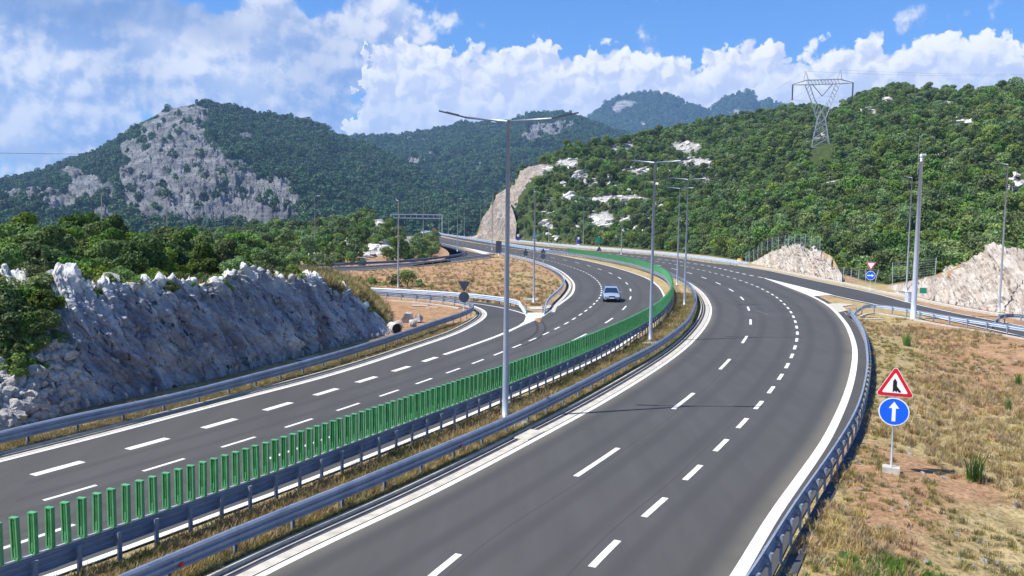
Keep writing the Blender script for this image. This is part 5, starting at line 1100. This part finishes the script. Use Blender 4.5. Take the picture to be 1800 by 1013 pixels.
def mast():
    f = G(1605, 560); h = height_at(f, 1613, 284); t = empty('camera_mast', tuple(map(float, f))); tag(t, 'thick pale tapered mast with a white camera on top beside the right slip road', 'mast')
    mb = MB(); mb.tube([(0, 0, -.2), (0, 0, 1.5), (0, 0, h)], [.25, .235, .15], 16); mb.build('pole', M['mast'], t, True)
    mb = MB(); mb.tube([(0, 0, h), (0, 0, h + .35)], [.12, .09], 10); mb.tube([(-.18, 0, h + .25), (.16, 0, h + .25)], .035, 6); mb.build('bracket', M['white'], t)
    mb = MB(); mb.tube([(0, 0, h + .33), (0, 0, h + .45), (0, 0, h + .58), (0, 0, h + .66)], [.10, .16, .16, .06], 12); mb.box((.12, -.1, h + .60), (.42, .2, .16)); mb.build('camera', M['white'], t)
    mb = MB(); mb.tube([(-.28, 0, h - 1.2), (-.28, 0, h + 2.1)], .014, 5); mb.tube([(-.28, 0, h - .6), (0, 0, h - .6)], .02, 5); mb.build('lightning_rod', M['pole'], t)
    mb = MB(); mb.box((0, 0, -.02), (1.9, .8, .12)); mb.build('base_slab', M['gutter'], t)
mast()

# ------------------------------------------------------------------ signs
def ngon(r, n=40, a0=0): return [(r * math.cos(a0 + 2 * math.pi * k / n), r * math.sin(a0 + 2 * math.pi * k / n)) for k in range(n)]
def rtri(s, up=True, rad=.06, n=6):            # rounded triangle of side s centred on its centroid
    R_ = s / math.sqrt(3); out = []; sg = 1 if up else -1; ri = rad
    for k in range(3):
        a = math.pi / 2 * sg + 2 * math.pi * k / 3; cx, cy = (R_ - 2 * ri) * math.cos(a), (R_ - 2 * ri) * math.sin(a)
        for q in range(n + 1): b = a - math.pi / 3 + 2 * math.pi / 3 * q / n; out.append((cx + ri * math.cos(b), cy + ri * math.sin(b)))
    return out
def sign(foot, pole_h, plates, label, face=None, pole_r=.03, base=None, group=None):
    """plates: list of (kind, height of centre, size); face: angle the front looks to, None = to the camera"""
    f = np.asarray(foot, float); a = math.atan2(-f[1], -f[0]) if face is None else face
    t = empty('traffic_sign', tuple(map(float, f)), a + math.pi / 2); tag(t, label, 'traffic sign', group)   # local -Y is the front
    mb = MB(); mb.tube([(0, 0, -.3), (0, 0, pole_h)], pole_r, 10); mb.build('pole', M['pole'], t, True)
    X_, Z_ = Vector((1, 0, 0)), Vector((0, 0, 1))
    def pl(name, outline, z, y, th, m, par=None, x=0): mb = MB(); mb.disc((x, y, z), X_, Z_, outline, th); return mb.build(name, m, par or t)
    Y0 = -pole_r - .004
    for kind, z, s in plates:
        if kind in ('merge', 'warn', 'yield'):
            up = kind != 'yield'; back = pl('triangle_plate', rtri(s * 1.04, up, .07 * s), z, Y0, .012, M['signback'])
            pl('border', rtri(s * 1.03, up, .068 * s), z, Y0 - .014, .004, M['white'], back); pl('border', rtri(s * .985, up, .06 * s), z, Y0 - .020, .004, M['red'], back); pl('field', rtri(s * .68, up, .025 * s), z, Y0 - .026, .004, M['white'], back)
            if kind == 'merge':
                w = s; pl('symbol', [(1.28 * a_ * w, 1.2 * b_ * w) for a_, b_ in [(-.045, -.13), (-.045, .13), (-.01, .20), (.035, .13), (.035, .02), (.13, -.11), (.085, -.13), (.045, -.085), (.03, -.13), (0, -.09)]], z - .02 * w, Y0 - .032, .004, M['black'], back)
        elif kind in ('up', 'right'):
            back = pl('disc_plate', ngon(s / 2), z, Y0, .012, M['signback']); pl('border', ngon(s / 2 * .995), z, Y0 - .014, .004, M['white'], back); pl('field', ngon(s / 2 * .92), z, Y0 - .020, .004, M['blue'], back)
            q = [(-.06, -.34), (.06, -.34), (.06, .12), (.17, .12), (0, .36), (-.17, .12), (-.06, .12)]
            if kind == 'right': q = [(v, -u) for u, v in q]
            pl('arrow', [(u * s, v * s) for u, v in q], z, Y0 - .026, .004, M['white'], back)
        elif kind == 'discback': pl('disc_plate', ngon(s / 2), z, Y0, .02, M['signback'])
        elif kind == 'yieldback': pl('triangle_plate', rtri(s, False, .06 * s), z, Y0, .02, M['signback'])
        elif kind == 'triback': pl('triangle_plate', rtri(s, True, .06 * s), z, Y0, .02, M['signback'])
        elif kind == 'rectback': pl('panel', [(-s / 2, -s), (s / 2, -s), (s / 2, s), (-s / 2, s)], z, Y0, .04, M['signback'])
        else:
            m, w, hh = s; pl('panel', [(-w / 2, -hh / 2), (w / 2, -hh / 2), (w / 2, hh / 2), (-w / 2, hh / 2)], z, Y0, .02, m)
    if base: mb = MB(); mb.box((0, 0, base[1]), (base[0], base[0] * .8, base[2])); mb.build('concrete_foot', M['concrete'], t)
    return t
f = G(1565, 846, -.45); f[2] = -.45; R1 = math.hypot(f[0], f[1])
def zz(x, y): return height_at(f, x, y)
zt_, zc_, zf_ = zz(1567, 678), zz(1567, 723), zz(1567, 826); ppm = (850 - 395) / (CAMH + .45)
sign(f, zz(1567, 655), [('merge', zt_, 1.24), ('up', zc_, 1.0)], 'merge warning triangle above a blue arrow disc on the right slope', base=(.56, .20, .66))
f2 = G(1529, 512)
sign(f2, height_at(f2, 1531, 461), [('yield', height_at(f2, 1531, 466), 1.25), ('right', height_at(f2, 1530, 484.5), 1.15)], 'give way triangle above a blue right-arrow disc beside the exit slip road')
def back_sign(px, top, plates, label, pr=.04):
    f = G(*px); sign(f, height_at(f, px[0] + 1, top), [(k, height_at(f, px[0] + 1, y), s) for k, y, s in plates], label, pole_r=pr)
back_sign((815.5, 552), 494, [('yieldback', 501, 1.15), ('discback', 522.4, .95)], 'grey backs of a triangle and a disc on one pole at the loop slip road')
back_sign((924, 454), 435, [('triback', 442.5, 1.3), ('discback', 447, .9)], 'grey back of a triangle sign left of the nose guardrail')
back_sign((954.5, 466), 437, [('triback', 442, 1.1), ('discback', 451, 1.0)], 'grey backs of a triangle above a disc near the nose guardrail')
back_sign((876.5, 449), 422, [('rectback', 434, 1.4), ], 'tall dark grey back of a panel sign by the small pole box', .1)
back_sign((1053, 447), 432, [('triback', 438.5, 1.5)], 'grey back of a triangle sign just above the green screen')
back_sign((1013, 436), 416, [('discback', 419, .8), ((0), 0, 0)][:1], 'far round sign with stacked panels before the hillside bushes')
for px, top, pls, lb in [((1016, 435), 417, [('p', 425, ('purple', .9, 1.4)), ('p', 430.5, ('white', .9, .5)), ('p', 419, ('white', .8, .7))], 'far sign of white, violet-blue and white panels below the hillside'),
                         ((910.5, 426), 411, [('p', 420, ('purple', 1.1, 1.6)), ('p', 414, ('white', .9, .9))], 'far violet-blue panel sign at the foot of the stepped rock cutting'),
                         ((941, 426), 410, [('p', 416, ('cyan', 2.0, 2.2)), ('p', 421.5, ('white', 2.0, .5))], 'far light blue square sign beyond the guardrail left of the green screen')]:
    f = G(*px); sign(f, height_at(f, px[0], top), [(k, height_at(f, px[0], y), (M[s[0]], s[1], s[2])) for k, y, s in pls], lb, pole_r=.05)
f = G(1622, 526); sign(f, height_at(f, 1622, 507), [('p', height_at(f, 1622, 511), (M['green_sign'], .75, .65))], 'small green panel sign in front of the large beige rock bank', pole_r=.03)
f = G(1053, 437); sign(f, height_at(f, 1053, 418), [('p', height_at(f, 1053, 422.5), (M['green_sign'], 2.2, 1.8))], 'pale green panel sign beyond the far guardrail among bushes', pole_r=.05)

# ------------------------------------------------------------------ gantry, barrel, cabinet, slabs
def gantry():
    a = AT(687, 400, 470); b = AT(777, 400, 470); a[2] = b[2] = 0; c = (a + b) / 2; ang = math.atan2(b[1] - a[1], b[0] - a[0]); L = float(np.linalg.norm(b - a)); h = height_at(b, 777, 378)
    t = empty('sign_gantry', (float(c[0]), float(c[1]), 0), ang); tag(t, 'grey portal gantry spanning the road at the far bend', 'gantry')
    for s in (-1, 1): mb = MB(); mb.box((s * L / 2, 0, h / 2), (.6, .6, h)); mb.build('leg', M['pole'], t)
    mb = MB(); mb.box((0, 0, h), (L + .6, .5, .5)); mb.box((0, 0, h - 2.0), (L, .5, .45))
    for k in range(9): mb.box((-L / 2 + L * (k + .5) / 9, 0, h - 1), (.25, .3, 1.6))
    mb.build('truss', M['pole'], t)
    mb = MB(); mb.box((2.0, .4, h - 1), (L * .62, .15, 1.8)); mb.build('sign_back', M['signback'], t)
    mb = MB()
    for k in range(11): mb.box((-9 + 1.9 * k, .3, h + .9), (.12, .12, 1.5))
    mb.build('light_bracket', M['signback'], t)
gantry()
def misc():
    f = G(1300.5, 463.5); t = empty('crash_cushion', tuple(map(float, f))); tag(t, 'orange crash cushion drum at the end of the far guardrail', 'crash cushion')
    mb = MB(); mb.tube([(0, 0, 0), (0, 0, .25), (0, 0, 1.0), (0, 0, 1.15)], [.5, .52, .52, .42], 16); mb.build('drum', M['orange'], t, True); mb = MB(); mb.tube([(0, 0, .55), (0, 0, .72)], .53, 16); mb.build('band', M['white'], t)
    f = G(1598, 531); t = empty('utility_cabinet', tuple(map(float, f)), .3); tag(t, 'pale grey roadside cabinet next to the camera mast', 'cabinet')
    mb = MB(); mb.box((0, 0, .55), (.8, .5, 1.1)); mb.build('body', M['mast'], t); mb = MB(); mb.box((0, 0, 1.13), (.88, .58, .06)); mb.build('lid', M['mast'], t); mb = MB(); mb.box((0, -.26, .55), (.62, .02, .9)); mb.build('door', M['white'], t); mb = MB(); mb.box((0, 0, .02), (1.0, .7, .1)); mb.build('plinth', M['concrete'], t)
    f = G(1590, 519); t = empty('manhole', tuple(map(float, f))); tag(t, 'round concrete manhole ring left of the roadside cabinet', 'manhole')
    mb = MB(); mb.tube([(0, 0, -.1), (0, 0, .35)], 1.1, 24); mb.build('ring', M['gutter'], t); mb = MB(); mb.tube([(0, 0, .36), (0, 0, .40)], .7, 20); mb.build('cover', M['darksteel'], t)
    for x, y, w, d, hh, lb in [(933, 529, 1.5, 1.0, .25, 'flat concrete slab behind the lamp pole on the grassy nose'), (905, 744, 1.5, .9, .10, 'concrete pad at the foot of the nearest lamp'), (1143, 603, 1.3, .8, .10, 'concrete pad at the foot of the second lamp'), (1535, 561, 1.9, .4, .08, 'thin pale slab in the grass behind the right guardrail end'), (738, 538, 1.6, .6, .12, 'pale slab on the red soil inside the loop'), (760, 541, 1.2, .4, .10, 'second pale slab on the red soil inside the loop'), (930, 765, 1.5, .7, .09, 'concrete pad between the median guardrail and the drain'), (548, 629, 1.8, .8, .06, 'concrete pad on the verge under the left guardrail'), (398, 694, 1.9, .7, .06, 'concrete pad on the verge left of its neighbour under the left guardrail')]:
        g = G(x, y); t = MB(); t.box((0, 0, hh / 2 - .04), (w, d, hh)); o = t.build('concrete_slab', M['gutter']); o.location = (g[0], g[1], 0); o.rotation_euler = (0, 0, math.radians(62) if x not in (933, 1535, 738, 760) else 0); tag(o, lb, 'slab')
        bv = o.modifiers.new('bevel', 'BEVEL'); bv.width = .02
    # pale rocks by the culvert inside the loop
    for k, (x, y, s, lb) in enumerate([(700, 574, .38, 'pale rock beside the round culvert at the right foot of the cliff'), (715, 566, .6, 'largest pale rock on the red soil inside the loop'), (735, 566, .55, 'pale rock right of the largest one inside the loop'), (725, 573, .38, 'low pale rock in front of the others inside the loop')]):
        g = G(x, y); o = link(bpy.data.objects.new('rock', BM_[k])); o.location = (g[0], g[1], .2); o.scale = (s, s, s * 1.2); o.rotation_euler = (.3 * k, .2, k); tag(o, lb, 'rock')
    f = G(698, 585); t = empty('culvert', tuple(map(float, f)), .5); tag(t, 'round culvert mouth at the right foot of the shaded rock face', 'culvert')
    mb = MB(); mb.tube([(0, 0, .3), (0, 1.2, .3)], .40, 20, False); mb.tube([(0, 0, .3), (0, 1.2, .3)], .33, 20, False); mb.build('pipe', M['boulder'], t); mb = MB(); mb.tube([(0, .12, .3), (0, .15, .3)], .325, 20); mb.build('opening', M['black'], t)  # black disc inside the pipe: the shade of its interior painted on
misc()

# ------------------------------------------------------------------ wire fence below the hillside
def fence(px, label, hh=1.9):
    base = []
    for x, y, r in px: p = AT(x, y, r); base.append(p)
    base = np.array(base); t = empty('wire_fence', tuple(map(float, base[0]))); tag(t, label, 'fence'); b = base - base[0]
    for k, p in enumerate(b):
        mb = MB(); ln = .5 if (k == len(b) - 1 and 'fallen' in label) else random.gauss(0, .06); mb.tube([(0, 0, -.6), (ln, 0, hh)], .045, 6); o = mb.build('post', M['pole'], t); o.location = tuple(map(float, p))
    mb = MB()
    for q in range(8):
        mb.tube([tuple(p + [0, 0, .15 + q * (hh - .2) / 7]) for p in b], .008, 4)
    mb.build('wire', M['pole'], t)
def fr(x, y): g = G(x, y); return math.hypot(g[0], g[1])
fence([(1311, 461, 172), (1317, 458, 171), (1325, 455, 170), (1332, 449, 169), (1339, 442, 168), (1349, 436, 166), (1357, 435, 164), (1368, 434, 162), (1379, 432, 160), (1386, 431, 158), (1397, 430, 156), (1408, 431, 153), (1415, 432, 151), (1425, 433, 148), (1441, 437, 145)], 'wire fence with grey posts climbing over the low pinkish outcrop')
fence([(x, y, fr(x, y + 3)) for x, y in [(1450, 480), (1455, 482), (1462, 485), (1470, 490), (1482, 492.5), (1495, 495), (1508, 496.5), (1522, 497), (1537, 497)]], 'wire fence behind the give way sign with its last post fallen over')
fence([(1569, 493, 118), (1606, 491, 116), (1643.5, 487, 113)], 'wire fence left of the large beige rock bank', 2.3)

# ------------------------------------------------------------------ pylons and cables
def bar(mb, a, b, r=.1): mb.tube([a, b], r, 4, False)
def pylon(name, base, H_, rz, label, ppx=1.0, mt=None):
    keep = M['pole']; M['pole'] = mt or keep
    t = empty(name, tuple(map(float, base)), rz); tag(t, label, 'pylon'); k = H_ / 38.0
    waist = 17.5 * k; top = 33.0 * k; w0, w1 = 4.6 * k, 1.7 * k; R_ = .13 * k * ppx
    mb = MB(); cs = [(-1, -1), (1, -1), (1, 1), (-1, 1)]
    lv = [0, .28, .52, .72, .88, 1.0]
    def c(i, f): w = w0 + (w1 - w0) * f; return (cs[i][0] * w, cs[i][1] * w, waist * f)
    for i in range(4):
        bar(mb, c(i, 0), c(i, 1), R_ * 1.3)
        for a, b in zip(lv[:-1], lv[1:]): j = (i + 1) % 4; bar(mb, c(i, a), c(j, b), R_ * .6); bar(mb, c(j, a), c(i, b), R_ * .6); bar(mb, c(i, b), c(j, b), R_ * .6)
    mb.build('legs', M['pole'], t)
    mb = MB()
    for s in (-1, 1):                                             # the two spreading arms of the V
        lo = [(s * w1 * 1.0, y * w1, waist) for y in (-1, 1)]; li = [(s * -w1 * .15, y * w1 * .8, waist + 3.2 * k) for y in (-1, 1)]; md = [(s * 4.6 * k, y * .9 * k, waist + 8.4 * k) for y in (-1, 1)]; mi = [(s * 3.1 * k, y * .9 * k, waist + 9.0 * k) for y in (-1, 1)]; up = [(s * 7.4 * k, y * .8 * k, top) for y in (-1, 1)]; ui = [(s * 5.4 * k, y * .8 * k, top) for y in (-1, 1)]
        for q in (0, 1):
            bar(mb, lo[q], md[q], R_); bar(mb, md[q], up[q], R_); bar(mb, li[q], mi[q], R_); bar(mb, mi[q], ui[q], R_)
            for f in (.0, .25, .5, .75): A_ = Vector(lo[q]).lerp(Vector(md[q]), f); B_ = Vector(li[q]).lerp(Vector(mi[q]), f + .2); bar(mb, A_, B_, R_ * .55); A_ = Vector(md[q]).lerp(Vector(up[q]), f); B_ = Vector(mi[q]).lerp(Vector(ui[q]), f + .2); bar(mb, A_, B_, R_ * .55)
        for A_, B_ in ((lo, lo), (md, md), (mi, mi), (up, up)): bar(mb, A_[0], A_[1], R_ * .6)
        bar(mb, (s * -w1, -w1, waist), (s * .0, -w1 * .8, waist + 3.2 * k), R_); bar(mb, (s * -w1, w1, waist), (0, w1 * .8, waist + 3.2 * k), R_)
    mb.build('window_arms', M['pole'], t)
    mb = MB()
    for y in (-.8 * k, .8 * k):
        bar(mb, (-7.6 * k, y, top), (7.6 * k, y, top), R_); bar(mb, (-7.0 * k, y, top + 2.0 * k), (7.0 * k, y, top + 2.0 * k), R_)
        for q in range(10): x0 = -7 * k + 1.4 * k * q; bar(mb, (x0, y, top), (x0 + .7 * k, y, top + 2 * k), R_ * .55); bar(mb, (x0 + .7 * k, y, top + 2 * k), (x0 + 1.4 * k, y, top), R_ * .55)
        for s in (-1, 1):
            bar(mb, (s * 7 * k, y, top + 2 * k), (s * 12.6 * k, 0, top + .4 * k), R_); bar(mb, (s * 7.6 * k, y, top), (s * 12.6 * k, 0, top + .2 * k), R_); bar(mb, (s * 6 * k, y, top + 2 * k), (s * 7.4 * k, 0, top + 6 * k), R_); bar(mb, (s * 8 * k, y, top + 1.6 * k), (s * 7.4 * k, 0, top + 6 * k), R_)
    mb.build('cross_beam', M['pole'], t)
    for s in (-1, 1):
        mb = MB(); mb.tube([(s * 12.6 * k, 0, top + .3 * k), (s * 12.6 * k, 0, top - 6.6 * k)], .30 * k, 8); mb.build('insulator', M['signback'], t)
    mb = MB(); bar(mb, (-4.2 * k, 0, top), (0, 0, top - 5.2 * k), .16 * k); bar(mb, (4.2 * k, 0, top), (0, 0, top - 5.2 * k), .16 * k); mb.build('insulator', M['signback'], t)
    M['pole'] = keep; return t, k, top
M['far_steel'] = mat('dull_far_steel', (.20, .24, .29), .6)
pb = AT(1441, 266, 340); tp = AT(1447, 133, 340); PH = float(tp[2] - pb[2]) + 4.0; pb[2] -= 3
gz = float(H(pb[None, 0], pb[None, 1])[0])
M['grey_steel'] = mat('grey_lattice_steel', (.27, .30, .35), .6)
pylon('lattice_pylon', pb, PH, -.28, 'tall lattice power pylon on the wooded hillside under the clouds', 1.0, M['grey_steel'])
p2 = AT(342, 348, 408); p2[2] -= 39; pylon('lattice_pylon', p2, 38, .1, 'faint lattice pylon rising behind the left bushes below the bare crags', .55, M['far_steel'])
p3 = AT(104, 390, 250); p3[2] -= 39; pylon('lattice_pylon', p3, 38, .2, 'faint lattice pylon at far left whose two arms show above the bushes', .4, M['far_steel'])
def cable(a, b, sag, r, label, group=None):
    mb = MB(); pts = []
    for q in np.linspace(0, 1, 30): p = a * (1 - q) + b * q; pts.append((p[0], p[1], p[2] - sag * 4 * q * (1 - q)))
    mb.tube(pts, r, 4, False); o = mb.build('power_cable', M['signback']); tag(o, label, 'power cable', group)
cr_, sr_ = math.cos(-.28), math.sin(-.28); kk = PH / 38
for x, z in ((-12.6, 26.4), (0, 27.8), (12.6, 26.4), (-7.4, 39), (7.4, 39)):
    a = np.array([pb[0] + cr_ * x * kk, pb[1] + sr_ * x * kk, pb[2] + z * kk])
    d_ = np.array([sr_, -cr_, 0]); lf = AT(860 + 3 * x, 330, 800); rt = a + np.array([380, -60, 30.])
    cable(a, lf, 22, .022, 'thin power cable running left from the hillside pylon', 'cables of the hillside pylon left side'); cable(a, rt, 14, .022, 'thin power cable running right from the hillside pylon', 'cables of the hillside pylon right side')
cable(AT(-300, 262, 260), AT(240, 271, 330), 0.4, .05, 'single dark power cable crossing the sky at far left')

# ------------------------------------------------------------------ cars
def car(loc, rz, paint, label):
    t = empty('car', loc, rz); tag(t, label, 'car')                  # local -Y is the front
    L_ = 4.6
    st = [(-2.30, .62, .34, .60), (-2.22, .80, .26, .70), (-1.95, .87, .22, .78), (-1.5, .89, .20, .86), (-1.0, .90, .20, .93), (-.6, .90, .20, .96), (0, .90, .20, .96), (1.0, .90, .20, .97), (1.7, .89, .22, .98), (2.1, .86, .26, .96), (2.28, .74, .36, .86)]
    V = []; F = []
    for y, w, zb, zt in st:
        sh = [(-w * .86, zb), (-w, zb + .12), (-w, zb + .34), (-w * .97, zt - .10), (-w * .86, zt - .01), (0, zt + .02), (w * .86, zt - .01), (w * .97, zt - .10), (w, zb + .34), (w, zb + .12), (w * .86, zb)]
        V += [(x, y, z) for x, z in sh]
    n = 11
    for i in range(len(st) - 1):
        for k in range(n - 1): a = i * n + k; F.append((a, a + 1, a + n + 1, a + n))
    F.append(tuple(range(n - 1, -1, -1))); F.append(tuple((len(st) - 1) * n + k for k in range(n)))
    mb = MB(); mb.add(V, F); body = mb.build('body', M[paint], t, True); body.modifiers.new('s', 'SUBSURF').levels = 1; body.modifiers['s'].render_levels = 2
    mb = MB(); rf = [(-.95, .80, .93), (-.12, .62, 1.42), (1.0, .62, 1.44), (1.75, .74, .98)]
    lo = [(-.80, -1.05, .94), (.80, -1.05, .94), (.82, 1.85, .97), (-.82, 1.85, .97)]; hi = [(-.60, -.22, 1.40), (.60, -.22, 1.40), (.60, 1.05, 1.42), (-.60, 1.05, 1.42)]
    mb.add(lo + hi, [(0, 1, 5, 4), (1, 2, 6, 5), (2, 3, 7, 6), (3, 0, 4, 7)]); mb.build('windows', M['glass'], t)
    mb = MB(); mb.add([(x * 1.02, y, z + .005) for x, y, z in hi] + [(x * .9, y * .9 + .04, z + .05) for x, y, z in hi], [(4, 5, 6, 7), (0, 1, 5, 4), (1, 2, 6, 5), (2, 3, 7, 6), (3, 0, 4, 7)])
    for s in (-1, 1):
        mb.tube([(s * .81, -1.06, .93), (s * .61, -.20, 1.415)], .035, 6); mb.tube([(s * .83, 1.86, .96), (s * .61, 1.06, 1.43)], .05, 6); mb.tube([(s * .83, .35, .95), (s * .61, .38, 1.42)], .03, 6); mb.tube([(s * .61, -.22, 1.42), (s * .61, 1.06, 1.435)], .035, 6)
    mb.build('roof', M[paint], t)
    for s in (-1, 1):
        for y in (-1.45, 1.4):
            mb = MB(); mb.tube([(s * .72, y, .32), (s * .92, y, .32)], .33, 20); w = mb.build('wheel', M['tyre'], t); mb = MB(); mb.tube([(s * .915, y, .32), (s * .935, y, .32)], .20, 14); mb.build('rim', M['pole'], w)
        mb = MB(); mb.box((s * .62, -2.21, .66), (.36, .16, .15)); o = mb.build('headlight', M['headlamp'], t); mb = MB(); mb.box((s * 1.0, -.72, 1.0), (.20, .12, .13)); mb.build('mirror', M[paint], t)
        mb = MB(); mb.box((s * .66, 2.24, .80), (.30, .10, .14)); mb.build('tail_light', M['red'], t)
    mb = MB(); mb.box((0, -2.30, .60), (.62, .06, .16)); mb.box((0, -2.30, .36), (1.1, .06, .12)); mb.build('grille', M['black'], t)
    mb = MB(); mb.box((0, -2.345, .47), (.52, .02, .11)); mb.build('number_plate', M['white'], t)
    return t
g = G(1079, 530); car((g[0] - .2, g[1] + 1.0, 0.006), math.radians(-4), 'carpaint', 'silver car driving towards the camera on the left carriageway')
for px, pt, rz, lb in [((744.5, 411.5), 'carwhite', 40, 'tiny white car at the far bend left of its darker neighbour'), ((758, 413), 'carblue', 40, 'tiny dark blue car at the far bend by the median'), ((834, 417.5), 'carblue', 220, 'tiny dark car at the foot of the stepped rock cutting'), ((763, 404), 'carred', 220, 'tiny red car farthest away on the distant bend'), ((810, 434.8), 'carblue', 60, 'tiny dark car on the road beside the nose lamp')][:4]:
    g = G(*px); car((g[0], g[1], .006), math.radians(rz), pt, lb)

# ------------------------------------------------------------------ haze
def haze():
    mb = MB(); mb.box((-300, 2900, 330), (9600, 7000, 720)); m = bpy.data.materials.new('haze'); m.use_nodes = True; t = m.node_tree; t.nodes.clear()
    v = t.nodes.new('ShaderNodeVolumePrincipled'); v.inputs['Color'].default_value = (.36, .62, 1, 1); v.inputs['Density'].default_value = .00013; v.inputs['Anisotropy'].default_value = .0
    o = t.nodes.new('ShaderNodeOutputMaterial'); t.links.new(v.outputs[0], o.inputs['Volume']); ob = mb.build('haze', m); tag(ob, 'thin blue haze in the air over the valley', 'haze', kind='stuff')
haze()
